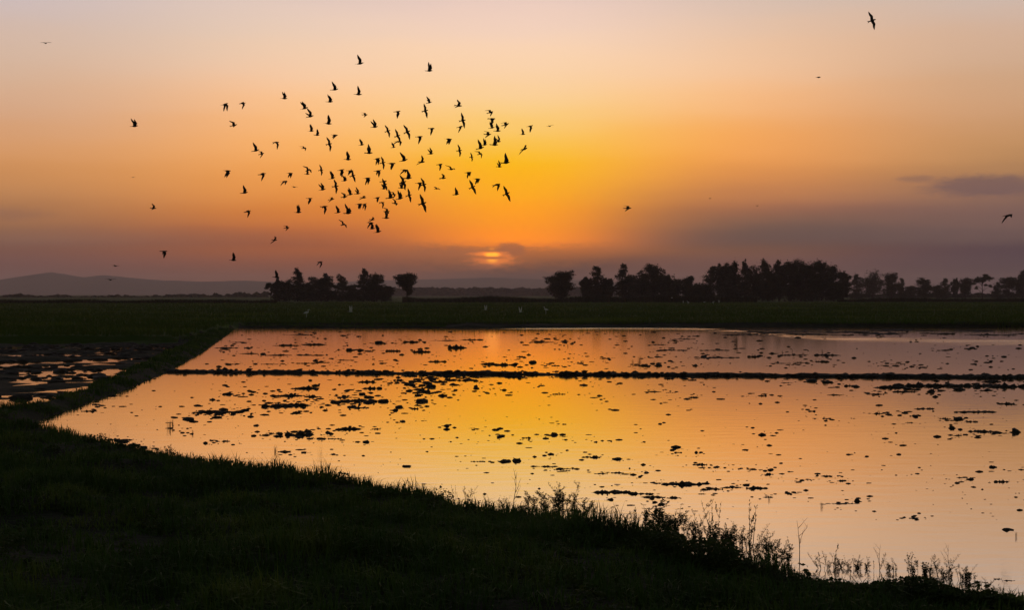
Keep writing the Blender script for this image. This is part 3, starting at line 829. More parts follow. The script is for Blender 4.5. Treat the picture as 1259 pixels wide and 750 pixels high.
# where each bird flies: column, row, pose, size (1 = common size in the flock)
flock = [
 (443,78,'A',1.05),(277,128,'B',1),(299,127,'B',.8),(288,154,'D',1),(350,121,'A',.9),(375,133,'A',1),(382,143,'A',1.05),(412,110,'A',1),(406,125,'A',.9),(441,116,'A',1),
 (449,141,'D',.8),(461,156,'A',1),(477,161,'C',.9),(404,152,'A',1),(383,161,'A',.8),(390,166,'A',.8),(412,166,'B',.9),(405,177,'C',1),(340,175,'B',.9),(374,182,'D',.75),
 (445,178,'A',.75),(315,185,'A',1),(322,189,'D',.75),(528,87,'A',1),(528,126,'A',.8),(523,136,'C',1.05),(489,137,'B',.9),(564,130,'D',1),(569,148,'C',1.1),(566,156,'B',.85),
 (603,138,'D',.9),(605,146,'B',1),(622,153,'D',1),(652,155,'B',.85),(676,155,'F',.6),(643,165,'A',.7),(605,157,'A',.8),(612,161,'A',.9),(600,165,'D',.95),(501,162,'C',1.05),
 (489,167,'C',1),(490,174,'B',1),(516,168,'B',.95),(531,158,'B',.9),(484,181,'A',.65),(552,171,'B',1),(565,185,'C',.85),(530,189,'A',.8),(580,193,'C',.65),(608,178,'A',1.05),
 (613,174,'A',.8),(596,178,'A',.8),(591,182,'A',1.1),(590,189,'D',.8),(645,183,'D',1.15),(497,197,'A',1.1),(519,199,'D',1.05),(622,200,'A',1.2),(280,210,'B',1),(323,214,'B',1),
 (301,237,'A',.95),(305,260,'B',.9),(338,295,'D',.8),(353,280,'D',.75),(350,223,'B',.9),(357,213,'B',.8),(362,230,'F',.55),(379,209,'D',.85),(378,214,'A',.7),(381,244,'B',.8),
 (367,261,'A',.95),(395,209,'C',.8),(397,233,'A',.9),(408,245,'D',.85),(399,254,'B',1),(409,219,'A',.9),(413,229,'C',1),(420,209,'B',.95),(424,222,'A',.8),(428,196,'A',1),
 (431,210,'B',.9),(434,216,'C',.95),(452,219,'B',.95),(454,188,'A',1.05),(464,195,'B',.9),(471,200,'C',.95),(465,210,'B',.95),(424,242,'D',.85),(431,239,'A',.85),(440,238,'A',.8),
 (447,243,'D',.85),(442,251,'B',.9),(448,251,'B',.8),(416,261,'A',.85),(428,262,'A',1.15),(422,276,'D',.9),(464,243,'B',.8),(470,249,'B',.75),(472,223,'B',.9),(473,227,'C',.9),
 (472,232,'A',.7),(476,260,'D',.8),(475,268,'A',.9),(458,270,'D',.8),(456,274,'B',.9),(458,281,'A',.8),(465,285,'A',.95),(482,201,'B',1.1),(541,202,'B',.8),(555,208,'D',1),
 (545,219,'D',.9),(537,232,'F',.7),(498,209,'B',1),(502,219,'A',1.1),(496,224,'C',1.1),(494,231,'A',.8),(516,225,'B',1),(521,227,'C',1.05),(503,240,'C',1),(480,243,'A',1.05),
 (484,239,'D',.75),(492,244,'A',1),(486,250,'D',.85),(520,250,'C',1.3),(561,239,'A',.85),(581,230,'C',1.1),(576,212,'B',.9),(587,220,'B',.9),(614,205,'A',.8),(611,227,'B',1.1),(623,238,'C',1.2),
]
lone = [
 (57,53,'F',.7,'tiny dark bird gliding alone in the pale sky far from the flock'),
 (166,155,'A',1.0,'dark bird with wings raised flying alone outside the flock, high above the hills'),
 (189,256,'D',.8,'dark bird with bent wings alone over the hills'),
 (202,309,'B',.95,'dark bird with drooped wings low over the slope of the hills'),
 (142,327,'F',.65,'small dark bird gliding flat just above the hill crest'),
 (136,344,'F',.75,'small dark bird gliding in front of the hill'),
 (287,320,'A',.9,'dark bird with raised wings low over the plain, left of the grove'),
 (394,322,'B',.8,'dark bird with drooped wings just above the left grove'),
 (340,341,'A',.9,'dark bird rising beside the thin tree at the end of the left grove'),
 (772,256,'D',1.0,'dark swallow-like bird alone on the grey haze, right of the sunset glow'),
 (1072,25,'C',1.3,'largest bird, banking alone at the top of the sky'),
 (1006,95,'F',.65,'tiny bird gliding alone below the largest bird'),
 (1239,265,'B',1.25,'dark bird with drooped wings flying under the long grey cloud'),
 (164,218,'F',.3,'speck of a far bird over the hills side of the sky'),
 (931,253,'F',.33,'speck of a far bird over the great grove'),
 (873,244,'F',.28,'faintest speck of a far bird between the glow and the great grove'),
]
LAB = {'A': ('dark bird with both wings raised high', 'flock birds with raised wings'),
       'B': ('dark bird with wings swept down', 'flock birds with lowered wings'),
       'C': ('dark bird banking with wings outspread', 'flock birds banking'),
       'D': ('dark bird with wings half folded and bent', 'flock birds with bent wings'),
       'F': ('dark bird gliding with level wings', 'flock birds gliding level')}
def bird(px, py, pose, size, label, group, seed):
    r = random.Random(seed)
    d = (68.0 if pose == 'C' else 58.0) / max(size, .3) * r.uniform(.97, 1.03)
    yaw = roll = pitch = 0
    if pose == 'A': yaw, roll, pitch = r.uniform(-25, 30), r.uniform(-28, 22), r.uniform(-4, 16)
    if pose == 'B': yaw, roll, pitch = r.uniform(-30, 25), r.uniform(-30, 10), r.uniform(-4, 14)
    if pose == 'C': yaw, roll, pitch = r.uniform(-20, 20), -r.uniform(66, 98), r.uniform(8, 26)
    if pose == 'D': yaw, roll, pitch = r.uniform(-50, 50), r.uniform(-50, -15), r.uniform(-5, 20)
    if pose == 'F': yaw, roll, pitch = r.uniform(-60, -20), r.uniform(-12, 12), r.uniform(-4, 8)
    ms = POSES[pose]
    o = obj('flying_bird', ms[r.randrange(len(ms))])
    mat = Matrix.Rotation(R(yaw), 4, 'Z') @ Matrix.Rotation(R(-pitch), 4, 'Y') @ Matrix.Rotation(R(roll), 4, 'X')
    o.matrix_world = Matrix.Translation((at(px, d), d, zrow(py, d))) @ mat
    tag(o, label, 'bird', group)
for i, (x, y, p, s) in enumerate(flock):
    nb = sum(1 for q in flock if 0 < math.hypot(q[0] - x, q[1] - y) < 26)
    cl = min(math.hypot(q[0] - x, q[1] - y) for q in flock if (q[0], q[1]) != (x, y))
    where = 'almost touching another flock bird' if cl < 7.5 else ('in the crowded heart of the flock' if nb >= 5 else ('in the middling part of the flock' if nb >= 3 else ('at the loose fringe of the flock' if cl < 24 else 'straying wide of the flock')))
    sz = 'larger ' if s > 1.02 else ('smaller ' if s < .82 else '')
    bird(x, y, p, s, sz + LAB[p][0] + ', ' + where, LAB[p][1] + ', ' + sz + where, 100 + i)
for i, (x, y, p, s, lab) in enumerate(lone): bird(x, y, p, s, lab, 'birds outside the flock', 900 + i)

# egrets over and in the rice
def egret_mesh():
    b = MB()
    b.tube([(-.34, 0, .50), (-.26, 0, .53), (-.12, 0, .57), (.04, 0, .60), (.14, 0, .61), (.18, 0, .64), (.16, 0, .72), (.13, 0, .80), (.16, 0, .87), (.22, 0, .90), (.27, 0, .895), (.29, 0, .89), (.40, 0, .87)],
           [.012, .05, .095, .10, .07, .042, .030, .026, .026, .034, .028, .014, .004], 8)
    for s in (-1, 1):
        b.tube([(-.02, s * .05, .52), (.0, s * .05, .28), (-.03, s * .05, .14), (.0, s * .05, .0)], [.016, .010, .010, .009], 5)
        b.tube([(-.05, s * .05, .005), (.09, s * .06, .005)], [.006, .006], 4)
    return b.mesh('egret', MAT['white'], True)
eg = egret_mesh(); egfly = bird_mesh('egret', 62, 78, 14, MAT['white'], span=1.45)
egfly2 = bird_mesh('egret', 25, -6, 18, MAT['white'], span=1.3)
def crop_z(x, y): return float(height(np.array([x]), np.array([y]))[0][0])
for px, d, me, z, yaw, lab in [
 (431, 190, egfly, 1.0, 38, 'white egret with wings raised over the rice before the left grove'),
 (377, 168, eg, None, 20, 'white egret standing in the rice near the far water edge'),
 (597, 240, egfly, .75, 42, 'pale egret with wings raised over the rice below the sun'),
 (640, 215, egfly, .7, 130, 'pale egret fluttering over the rice before the lopsided lone tree'),
 (671, 205, eg, None, 160, 'small white egret standing in the rice before the lopsided lone tree'),
 (826, 480, egfly2, 2.0, 10, 'pale egret gliding low past the foot of the great grove'),
 (840, 420, eg, None, 90, 'white egret standing upright in the rice before the dip in the great grove'),
 (846, 380, eg, None, 190, 'pale egret stooping beside the upright one before the great grove'),
 (866, 400, egfly2, 1.1, 30, 'pale egret gliding just over the rice before the columnar grove tree'),
 (877, 395, eg, None, 10, 'pale egret in the rice before the tall columnar grove tree'),
 (884, 430, egfly, .9, 50, 'pale egret lifting off before the crest of the great grove')]:
    x = at(px, d)
    o = obj('egret', me, loc=(x, d, z if z is not None else crop_z(x, d) + .12))
    o.rotation_euler = (0, 0, R(yaw)); tag(o, lab, 'egret', 'egrets in the rice field')

# ------------------------------------------------------------------ mud clods and mats
def ico(sub=1):
    import bmesh
    bm = bmesh.new(); bmesh.ops.create_icosphere(bm, subdivisions=sub, radius=1.0)
    v = [tuple(p.co) for p in bm.verts]; f = [tuple(q.index for q in p.verts) for p in bm.faces]; bm.free()
    return v, f
ICO1, ICO2 = ico(2), ico(1)
def lump(mb, c, sc, seed, src, rough=.5):
    vs = []
    for p in src[0]:
        n = mnoise.noise(Vector((p[0] * 1.4 + seed * 3.1, p[1] * 1.4, p[2] * 1.4))) + .5 * mnoise.noise(Vector((p[0] * 3.3, p[1] * 3.3 + seed, p[2] * 3.3)))
        q = 1 + rough * n
        vs.append((c[0] + p[0] * sc[0] * q, c[1] + p[1] * sc[1] * q, c[2] + p[2] * sc[2] * q))
    mb.add(vs, src[1])
CL = []; MATS = []
for s in range(9):
    r = random.Random(40 + s); m = MB()
    lump(m, (0, 0, .05), (.5, .42, .95), s + 1, ICO1, .65)
    if s % 3: lump(m, (r.choice((-1, 1)) * .34, r.uniform(-.2, .2), 0), (.26, .22, .55), s + 30, ICO2, .6)
    CL.append(m.mesh('mud_clod', MAT['mud'], True))
for s in range(12):
    r = random.Random(80 + s); m = MB(); n = 20 + s % 8
    for k in range(n):
        t = (k + .5) / n - .5 + r.uniform(-.05, .05)
        env = 1 - (abs(t) * 2) ** 2 * .6
        hh = r.uniform(.25, .85) * env + (.35 if r.random() < .18 else 0)
        rx_ = r.uniform(.05, .14)
        lump(m, (t, r.uniform(-.35, .35) * env, -.05), (rx_, r.uniform(.12, .30), min(hh, rx_ * 8)), s * 17 + k, ICO2, .7)
    MATS.append(m.mesh('mud_mat', MAT['mud'], True))
near_c = [(264,507,45,8),(231,516,14,7),(281,485,12,6),(261,492,6,6),(276,474,6,4),(376,478,27,7),(355,487,28,6),(383,488,16,7),(343,500,36,7),(364,499,30,9),(364,508,8,6),(457,478,20,6),(450,470,18,5),
 (412,495,12,6),(429,493,20,6),(443,493,16,7),(457,494,12,7),(472,494,13,7),(440,502,22,5),(369,535,26,11),(332,533,9,3),(344,534,7,5),(430,528,24,8),(411,540,14,4),(397,540,9,5),(450,544,9,6),(350,556,11,6),
 (373,557,8,5),(277,543,11,5),(267,543,5,4),(236,534,5,4),(209,527,11,4),(463,528,9,4),(491,501,9,6),(486,505,7,5),(495,518,6,4),(426,481,7,4),(445,485,8,5),(491,468,10,5),(554,463,22,6),(573,468,24,5),(585,476,5,6),
 (632,464,25,6),(544,487,9,7),(518,494,14,8),(509,503,9,4),(495,519,8,4),(549,524,8,5),(582,527,9,2),(610,529,8,5),(616,537,8,6),(647,539,10,4),(682,535,9,7),(672,535,6,4),(696,541,5,3),(694,522,7,3),(531,540,7,3),
 (687,485,13,4),(718,474,8,5),(737,487,6,4),(733,544,5,4),(677,559,8,5),(500,574,10,5),(410,559,6,4),(588,568,15,4),(602,568,5,3),(620,568,14,7),(636,567,12,9),(671,574,26,4),(688,578,11,4),(700,577,12,4),(730,563,13,6),
 (740,583,14,4),(760,582,13,5),(759,565,12,6),(740,599,8,3),(787,587,6,4),(795,582,7,4),(754,606,40,9),(789,608,27,6),(803,612,27,6),(826,613,18,5),(751,615,8,6),(840,596,42,10),(818,595,28,4),(803,594,8,4),(878,602,22,6),
 (868,595,10,5),(900,600,26,4),(929,601,22,8),(918,597,8,5),(862,572,15,6),(880,575,7,4),(910,577,7,3),(927,578,8,3),(948,578,8,5),(944,584,12,5),(827,554,6,4),(834,557,9,4),(856,557,4,5),(863,608,10,3),(813,621,8,6),
 (945,612,12,4),(1033,620,45,3),(1054,617,7,8),(1017,586,14,4),(1037,592,12,4),(993,590,8,3),(978,592,10,2),(971,608,8,5),(979,607,7,3),(1124,638,9,5),(1239,652,13,7),(1194,590,9,6),(1232,593,16,6),(1181,588,9,3),(1128,583,5,4),
 (1221,575,7,7),(1256,578,7,4),(1068,614,5,3),(1045,475,13,5),(1053,476,8,5),(1018,471,12,5),(1027,486,17,3),(1078,485,18,4),(1112,482,25,5),(1137,503,20,5),(1079,509,12,5),(1093,510,7,4),(1113,508,7,5),(1125,512,12,4),
 (1199,507,42,6),(1162,515,12,4),(1178,516,11,7),(1195,519,13,5),(1238,497,18,6),(1171,527,8,6),(1178,536,9,4),(1187,535,8,4),(1209,531,32,6),(1231,533,24,4),(1249,532,13,10),(1119,520,12,3),(1102,547,5,2),(1095,477,34,8),
 (1125,475,45,9),(1165,475,45,10),(1205,475,45,10),(1240,476,44,9),(1145,482,10,7),(1220,470,20,6),(998,469,14,7),(1018,470,10,6),(791,465,10,4),(822,466,10,4),(852,465,6,4),(803,482,17,3),(824,483,9,2),(853,489,12,4),(845,491,7,4),
 (937,487,9,4),(949,486,6,3),(1013,515,5,3),(1020,515,5,3),(993,504,5,3),(951,536,7,3),(966,471,17,2),(140,541,14,6),(152,543,12,7),(164,548,12,8),(176,551,9,6),(118,498,9,4),(125,499,8,3),(108,506,16,4),(140,487,12,4),(182,466,14,5),(190,463,8,4),
 (505,463,14,5),(515,467,12,5),(524,471,11,6),(530,476,11,7),(507,474,9,5),(503,481,8,5),(522,482,12,4),(497,471,8,3),(528,465,9,4),(514,487,8,4),(535,483,7,4),(560,480,6,4),(620,480,6,4),(600,484,6,3),(1213,722,8,4),(1228,713,9,4),(1240,715,14,4),(1217,728,15,7)]
far_c = [(279,428,24,3),(305,428,9,4),(295,421,25,2),(352,425,28,5),(386,424,26,5),(341,437,30,3),(381,437,30,2.5),(330,448,18,2.5),(371,447,13,3),(283,448,12,2),(307,435,18,3),(367,412,30,2),(429,431,9,7),(443,431,8,5),(466,422,9,6),
 (483,432,15,7),(422,413,6,3),(506,421,14,6),(518,433,18,8),(562,428,19,8),(580,418,22,3),(547,419,26,2),(537,445,17,5),(601,448,17,6),(620,449,22,7),(640,439,9,4),(655,446,10,6),(666,421,23,4),(694,420,8,3),(842,417,24,2),
 (810,424,17,2),(827,431,34,3),(879,431,30,3),(885,440,40,4),(865,439,8,4),(808,439,7,3),(951,435,9,4),(974,437,28,4),(1017,437,27,4),(927,439,13,5),(960,447,23,2),(983,446,12,3),(855,450,6,5),(1011,445,14,5),(1091,447,5,3),(1105,448,9,2),
 (1121,451,5,4),(1135,452,8,3),(1195,428,6,4),(1213,446,7,3),(1235,439,6,4),(1162,431,8,3),(809,450,8,6),(790,450,16,5),(683,450,9,3),(714,447,8,3),(745,441,9,3),(470,447,8,3),(400,446,9,3),(420,443,11,3),
 (930,409,40,3),(985,408,50,3),(1040,409,45,3.5),(1095,410,36,3),(1000,412,30,2.5),(1150,410,34,2),(1210,412,36,2.5),(905,406,30,2)]
LB = {('near', 0): ('small dark clod of mud in the paddy on the near side of the bund', 'mud clods in the near paddy'),
      ('near', 1): ('long dark mat of clotted mud in the paddy on the near side of the bund', 'mud mats in the near paddy'),
      ('far', 0): ('small dark clod of mud in the paddy beyond the bund', 'mud clods in the far paddy'),
      ('shoal', 0): ('low clod of mud in the shallows close under the far rice edge', 'clods of the far shallows'),
      ('shoal', 1): ('long low bank of mud in the shallows close under the far rice edge', 'mud banks of the far shallows'),
      ('far', 1): ('long thin mat of mud in the paddy beyond the bund', 'mud mats in the far paddy')}
def clod(px, py, w, h, zone, seed, label=None):
    r = random.Random(seed)
    x, d = W(px, py); s = d / F
    wm_ = w * s * 1.16; hm_ = h * s * .56
    ismat = w / h > 2.1 and w > 8
    if ismat:
        o = obj('mud_mat', MATS[r.randrange(len(MATS))], loc=(x, d, -.005))
        dep = max(hm_ * 2.2, wm_ * .34)
        o.scale = (wm_ * r.choice((-1, 1)), dep, hm_ * 1.08)
        o.rotation_euler = (0, 0, R(r.uniform(-6, 6)))
    else:
        o = obj('mud_clod', CL[r.randrange(len(CL))], loc=(x, d, -.01))
        o.scale = (wm_ * .95, wm_ * r.uniform(.7, 1.1), hm_ * .85)
        o.rotation_euler = (0, 0, r.uniform(-.5, .5) + r.choice((0, math.pi)))
    L = LB[(zone, int(ismat))]
    if zone != 'shoal':
        if zone == 'near':
            ds = abs(sdist(np.array([[x, d]]), paddy)[0])
            wh = 'close along the bund' if py < 481 else ('close to the grassy shore' if ds < 2.6 else ('where the water shines gold' if 470 < px < 820 else ('out in the pale peach water' if px >= 820 else 'out in the dusky orange water')))
        else:
            wh = 'close along the bund' if py > 443 else ('out under the far rice edge' if py < 419 else ('where the water shines orange' if 470 < px < 720 else 'out in the dull mauve water' if px >= 720 else 'out in the dull pink water'))
        szw = ('very long' if w > 27 else 'long' if w > 17 else 'short') if ismat else ('stout' if w > 9 else 'middling' if w > 6.5 else 'tiny')
        base_ = ('mat of dark mud' if ismat else 'dark clod of mud') + (' in the near paddy' if zone == 'near' else ' in the far paddy')
        L = (szw + ' ' + base_ + ', ' + wh, szw + ' ' + base_ + ', ' + wh)
    tag(o, label or L[0], 'mud mat' if ismat else 'mud clod', None if label else L[1])
special = {(1033,620): 'thin straight mat of mud like a sunken branch, with a hooked clod at its end', (1054,617): 'hooked clod of mud at the end of the thin straight mat',
           (1239,652): 'large pointed clod alone in the open water', (500,574): 'rounded clod alone in the golden water near the bank',
           (636,567): 'biggest rounded clod of the pair in the golden water', (620,568): 'flatter rounded clod of the pair in the golden water'}
for i, c in enumerate(near_c): clod(*c, 'near', 3000 + i, special.get(c[:2]))
for i, c in enumerate(far_c): clod(*c, 'far', 4000 + i)
r = random.Random(77)
for i in range(34):          # the muddy shallows below the rice on the right
    t = r.random(); clod(890 + 400 * t, r.uniform(405.0, 412.5), r.uniform(16, 46), r.uniform(2.0, 3.2), 'shoal', 5000 + i)

# crumbs and stubble too small to pick apart
def crumbs(n, py0, py1, label, big, seed, spots=None):
    g = np.random.default_rng(seed); mb = MB(); cnt = 0
    cl = [(c[0], c[1]) for c in (near_c + far_c) if py0 < c[1] < py1]
    while cnt < n:
        if spots:
            c = spots[g.integers(len(spots))]; px = c[0] + g.normal() * c[2]; py = c[1] + g.normal() * c[3]
        elif g.random() < .62:
            c = cl[g.integers(len(cl))]; px = c[0] + g.normal() * 13; py = c[1] + g.normal() * 2.6
        else:
            px = 80 + 1230 * g.random(); py = py0 + (py1 - py0) * g.random() ** 1.3
        if not (py0 < py < py1): continue
        x, d = W(px, py)
        if sdist(np.array([[x, d]]), paddy)[0] > -.5: continue
        s = d / F; w = big * s * (0.5 + 2.2 * g.random() ** 2.5)
        lump(mb, (x, d, 0), (w * (1 + 1.2 * g.random()), w * 1.0, w * (.25 + .5 * g.random())), cnt, ICO2, .6); cnt += 1
    tag(obj('mud_crumbs', mb.mesh('mud_crumbs', MAT['mud'], True)), label, 'mud', kind='stuff')
crumbs(1700, 466, 640, 'countless small crumbs of mud scattered over the near paddy', 1.05, 5)
crumbs(1300, 408, 455, 'countless small crumbs of mud scattered over the far paddy', 0.9, 6)
crumbs(520, 460, 545, 'dense patches of broken mud along the plough lines of the near paddy', 1.5, 9, [(350, 492, 28, 7), (440, 494, 24, 5), (520, 475, 18, 8), (268, 508, 24, 4), (375, 535, 22, 4), (1170, 478, 50, 4), (560, 466, 26, 3)])
# sods heaped along the bund
mb = MB(); g = np.random.default_rng(8)
for k in range(700):
    t = g.random(); x = bA[0] + (bB[0] - bA[0]) * t; y = bA[1] + (bB[1] - bA[1]) * t + g.normal() * .38
    w = .035 + .08 * g.random() ** 2
    lump(mb, (x, y, .06 + .07 * g.random() - .05 * abs(g.normal())), (w * 1.3, w, w * .6), k, ICO2, .6)
tag(obj('bund_sods', mb.mesh('bund_sods', MAT['mud'], True)), 'lumpy sods heaped along the earth bund', 'mud', kind='stuff')

mb = MB(); g = np.random.default_rng(21); k = 0
while k < 900:
    x = -34 + 22 * g.random(); y = 44 + 54 * g.random() ** .8
    if x < -.36 * y or sdist(np.array([[x, y]]), leftp)[0] > -.1: continue
    if vnoise(np.array([x * .5]), np.array([y]), 2.2)[0] < -.08 + .25 * (g.random() - .5): continue
    w = .06 + .20 * g.random() ** 2
    lump(mb, (x, y, .0), (w * 1.6, w, w * .5), k, ICO2, .7); k += 1
tag(obj('ploughed_sods', mb.mesh('ploughed_sods', MAT['mud'], True)), 'rough ploughed sods breaking the water of the paddy left of the grassy bund', 'sods', kind='stuff')

# upright stubble tufts standing in the water
def tussock_mesh(seed, n=16):
    g = np.random.default_rng(seed)
    base = np.stack([g.normal(size=n) * .07, g.normal(size=n) * .07, np.full(n, -.05)], 1)
    return blade_mesh('tussock', base, .5 + .5 * g.random(n), np.full(n, .022), .35 * g.random(n), g.random(n) * 6.28, MAT['stem'])
TS = [tussock_mesh(s) for s in range(4)]
for i, (px, py, h) in enumerate([(778, 447, 8), (786, 446, 12), (804, 448, 7), (905, 424, 14), (962, 434, 5), (974, 433, 5), (1011, 434, 6), (698, 426, 4), (519, 478, 9), (208, 527, 15), (212, 524, 12), (237, 534, 8),
                                 (338, 556, 12), (1011, 624, 9), (946, 615, 8), (1250, 661, 9)]):
    x, d = W(px, py); o = obj('tussock', TS[i % 4], loc=(x, d, 0)); k_ = h * d / F
    o.scale = (k_ * 1.1, k_ * 1.1, k_); o.rotation_euler = (0, 0, i * 1.3)
    if py < 456: tag(o, 'upright tuft of dead stubble standing in the far paddy', 'tussock', 'stubble tufts in the far paddy')
    else: tag(o, 'upright tuft of dead stubble standing in the near paddy', 'tussock', 'stubble tufts in the near paddy')

# ------------------------------------------------------------------ weeds on the bank
def weed_mesh(seed, form):
    """unit-height weed: stems mesh and leaves mesh"""
    r = random.Random(seed); st = MB(); lv = MB()
    def leaf(p, d, ln, wd):
        d = Vector(d).normalized(); p = Vector(p)
        s = d.cross(Vector((r.uniform(-.4, .4), r.uniform(-.4, .4), 1)))
        if s.length < 1e-4: s = Vector((1, 0, 0))
        s.normalize(); up = d.cross(s) * .12
        lv.add([p, p + d * ln * .45 + s * wd * .5 + up * ln, p + d * ln - up * ln, p + d * ln * .45 - s * wd * .5 + up * ln], [(0, 1, 2, 3)])
    def stem(p0, dirv, ln, r0, depth):
        p = Vector(p0); d = Vector(dirv).normalized(); pts = [p.copy()]; n = 6
        for k in range(n):
            d = (d + Vector((r.uniform(-.16, .16), r.uniform(-.16, .16), r.uniform(-.03, .12)))).normalized()
            p = p + d * ln / n; pts.append(p.copy())
            f = (k + 1) / n
            if form == 'leafy' and f > .05:
                for _ in range(4):
                    a = r.uniform(0, 6.28); leaf(p, (math.cos(a), math.sin(a), r.uniform(-.2, .7)), r.uniform(.05, .11), r.uniform(.03, .055))
            if form == 'spike' and f > .45:
                for _ in range(7):
                    a = r.uniform(0, 6.28); leaf(p + Vector((0, 0, r.uniform(-.06, .06))), (math.cos(a), math.sin(a), 1.0), r.uniform(.03, .07), r.uniform(.014, .026))
            if form == 'spray':
                for _ in range(3):
                    a = r.uniform(0, 6.28); leaf(p, (math.cos(a), math.sin(a), r.uniform(.1, .9)), r.uniform(.05, .10), r.uniform(.014, .03))
            if depth and .25 < f < .95 and r.random() < (.55 if form != 'spike' else .25):
                a = r.uniform(0, 6.28)
                stem(p, (math.cos(a) * .8, math.sin(a) * .8, r.uniform(.5, 1.1)), ln * r.uniform(.2, .42), r0 * .55, depth - 1)
        st.tube(pts, [r0 * (1 - .75 * i / n) for i in range(n + 1)], 4, False)
    ns = {'leafy': 8, 'spike': 4, 'spray': 8, 'twig': 1}[form]
    for k in range(ns):
        a = r.uniform(0, 6.28); sp = r.uniform(.0, .6) if ns > 1 else .1
        stem((math.cos(a) * (.16 if form != 'twig' else 0), math.sin(a) * (.16 if form != 'twig' else 0), -.04), (math.cos(a) * sp, math.sin(a) * sp, 1), r.uniform(.35, 1.0) if ns > 1 else 1.0, .011, 1 if form != 'twig' else 2)
    return st.mesh('stem', MAT['stem']), (lv.mesh('leaves', MAT['weed']) if lv.v else None)
WD = {f: [weed_mesh(500 + 10 * j + i, f) for i in range(4)] for j, f in enumerate(('leafy', 'spike', 'spray', 'twig'))}
WLAB = {'leafy': 'bushy broad-leaved weed along the bank thicket, counted from its grassy end', 'spike': 'tall narrow-spiked weed along the bank thicket, counted from its grassy end',
        'spray': 'fine-leaved spraying weed along the bank thicket, counted from its grassy end', 'twig': 'bare forked twig along the bank thicket, counted from its grassy end'}
# column and row of the top, height in photo rows
weeds = [(654,600,34,'leafy'),(690,598,40,'leafy'),(700,600,36,'spray'),(632,590,52,'twig'),(618,618,22,'spray'),(575,608,18,'spray'),(425,583,24,'spike'),(507,586,28,'spike'),(232,556,22,'spray'),(262,562,18,'spike'),(365,579,20,'leafy'),(378,585,16,'leafy'),
 (722,612,38,'spray'),(733,622,36,'leafy'),(746,618,40,'leafy'),(760,625,36,'spray'),(776,608,54,'spike'),(790,622,42,'leafy'),(801,616,46,'leafy'),(812,626,40,'spray'),(826,628,40,'leafy'),(838,632,38,'leafy'),(850,626,46,'spray'),
 (864,616,62,'spike'),(873,624,52,'spike'),(882,618,60,'spike'),(897,634,52,'leafy'),(893,640,50,'leafy'),(915,620,68,'spike'),(908,642,46,'spray'),(925,652,42,'spray'),(936,660,38,'spray'),(955,652,56,'spike'),(947,668,38,'leafy'),(962,676,34,'leafy'),
 (983,652,58,'twig'),(1021,664,52,'spike'),(1014,684,34,'spray'),(1030,690,26,'leafy'),(1048,692,26,'spray'),(1060,690,28,'leafy'),(1076,688,32,'spike'),(1082,684,36,'twig'),(1098,694,28,'spray'),(1116,686,38,'spike'),(1130,688,36,'leafy'),(1142,694,32,'spray'),
 (1158,690,38,'spray'),(1168,684,44,'twig'),(1166,704,26,'leafy'),(1184,702,30,'spray'),(1194,708,26,'leafy'),(640,612,30,'spray'),(668,612,30,'spray'),(676,606,36,'leafy'),(712,618,32,'leafy'),(768,630,34,'leafy'),(818,634,36,'leafy'),(858,640,36,'leafy'),(886,645,40,'leafy'),(872,648,36,'leafy'),
 (60,520,14,'spray'),(70,522,16,'spike'),(600,618,20,'spray'),(560,604,20,'spike'),(1230,728,18,'spray'),(1210,720,22,'spray'),(196,548,18,'leafy'),(207,552,14,'leafy')]
rr_ = random.Random(404)
for k in range(24):
    x_ = rr_.choice([rr_.uniform(1035, 1200), rr_.uniform(920, 1000), rr_.uniform(640, 900)])
    b_ = float(np.interp(x_, [640, 700, 800, 880, 950, 1040, 1120, 1200], [640, 656, 668, 688, 712, 732, 744, 750]))
    h_ = rr_.uniform(12, 32); weeds.append((round(x_, 1), b_ - h_ + 4, h_ + 4, rr_.choice(('leafy', 'spray', 'spray', 'spike'))))
weeds.sort(key=lambda q: q[0])
ORD = ['first', 'second', 'third', 'fourth', 'fifth', 'sixth', 'seventh', 'eighth', 'ninth', 'tenth', 'eleventh', 'twelfth', 'thirteenth', 'fourteenth', 'fifteenth', 'sixteenth', 'seventeenth', 'eighteenth', 'nineteenth', 'twentieth']
ORD += ['twenty-' + o for o in ORD[:9]] + ['thirtieth'] + ['thirty-' + o for o in ORD[:9]] + ['fortieth'] + ['forty-' + o for o in ORD[:9]]
wcount = {}
wun = {983: 'bare forked twig rising alone from the bank above the open water', 632: 'thin bare stalk standing beside the first broad-leaved weeds', 897: 'darkest and densest broad-leaved weed, like a small post, on the near bank',
       1021: 'tall leafy spike standing alone between the bare twig and the low thicket'}
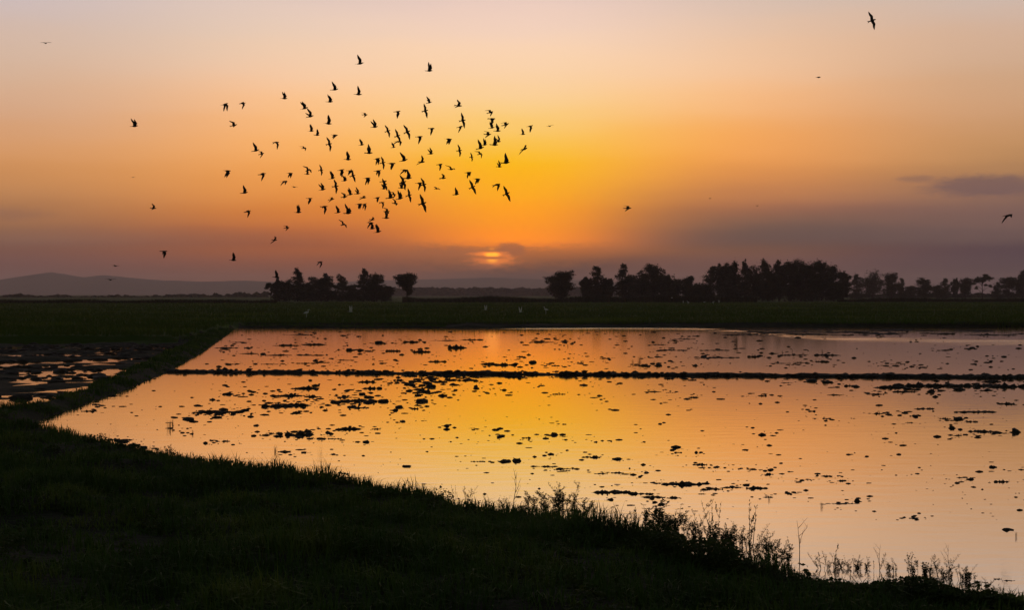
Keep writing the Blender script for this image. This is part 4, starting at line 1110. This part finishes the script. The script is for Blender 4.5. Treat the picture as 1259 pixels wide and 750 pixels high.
for i, (px, top, hpx, f) in enumerate(weeds):
    r = random.Random(7000 + i)
    # foot: walk out along the column until the bank is met at the right height
    base = top + hpx
    x, d = W(px, base, 0.12)
    z = crop_z(x, d)
    for _ in range(4):
        x, d = W(px, base, z); z = crop_z(x, d)
    h = (CAM_H - (top - HOR) * d / F - z) * (r.uniform(.6, .95) if f != 'twig' else 1.0)
    e = empty('bank_weed', (x, d, max(z, -.03)))
    sm, lm_ = WD[f][r.randrange(4)]
    obj('stem', sm, e)
    if lm_: obj('leaves', lm_, e)
    wf = {'leafy': 1.25, 'spike': .9, 'spray': 1.2, 'twig': 1.0}[f]
    if px == 897: wf = .5
    e.scale = (h * wf, h * wf, h); e.rotation_euler = (0, 0, r.uniform(0, 6.28))
    if px in wun: tag(e, wun[px], 'weed')
    elif px < 610: tag(e, {'leafy': 'small broad-leaved weed on the grassy bank where no thicket grows', 'spike': 'small seed-headed stalk on the grassy bank where no thicket grows', 'spray': 'small wispy weed on the grassy bank where no thicket grows'}[f], 'weed', 'small weeds along the grassy bank, ' + f)
    else:
        k_ = wcount.get(f, 0); wcount[f] = k_ + 1
        tag(e, ORD[k_] + ' ' + WLAB[f], 'weed', 'weeds of the bank thicket, ' + f)
# thin undergrowth between them
n = 30000
px = 600 + 720 * rng.random(n); b_ = np.interp(px, [600, 700, 800, 880, 950, 1040, 1120, 1240, 1320], [646, 668, 682, 704, 726, 744, 755, 766, 772])
d = (CAM_H - .15) * F / (b_ + 14 * rng.random(n) - HOR); X = (px - 629.5) * d / F
Z, s1, s2 = height(X, d)
thick = np.clip(.6 + 1.4 * vnoise(X, d * 0, .5) + .6 * vnoise(X, d * 0 + 2, .17), .12, 1.6)
hgt = thick * np.interp(px, [600, 700, 760, 900, 980, 1150, 1260, 1320], [.12, .20, .22, .27, .16, .13, .06, .04])
cen = np.stack([X, d, Z + hgt * rng.random(n)], 1)
me = clump_cards('undergrowth', cen, np.full(n, .035), MAT['weed'], .5)
tag(obj('undergrowth', me), 'dark leafy undergrowth among the weeds of the near bank', 'undergrowth', kind='stuff')

# ------------------------------------------------------------------ haze: the evening air
hb = MB()
hx, hy0, hy1, hz0, hz1 = 12500.0, -12500.0, 12500.0, -3.0, 150.0
hb.add([(-hx, hy0, hz0), (hx, hy0, hz0), (hx, hy1, hz0), (-hx, hy1, hz0), (-hx, hy0, hz1), (hx, hy0, hz1), (hx, hy1, hz1), (-hx, hy1, hz1)],
       [(3, 2, 1, 0), (4, 5, 6, 7), (0, 1, 5, 4), (1, 2, 6, 5), (2, 3, 7, 6), (3, 0, 4, 7)])
hm = bpy.data.materials.new('haze'); hm.use_nodes = True
hnt = hm.node_tree; hnt.nodes.clear()
ho = hnt.nodes.new('ShaderNodeOutputMaterial'); pv = hnt.nodes.new('ShaderNodeVolumePrincipled')
pv.inputs['Color'].default_value = (0.95, 0.80, 0.82, 1)
pv.inputs['Density'].default_value = 0.9e-4
pv.inputs['Anisotropy'].default_value = 0.6
hnt.links.new(pv.outputs[0], ho.inputs['Volume'])
tag(obj('haze', hb.mesh('haze', hm)), 'warm evening haze over the plain', 'haze', kind='stuff')
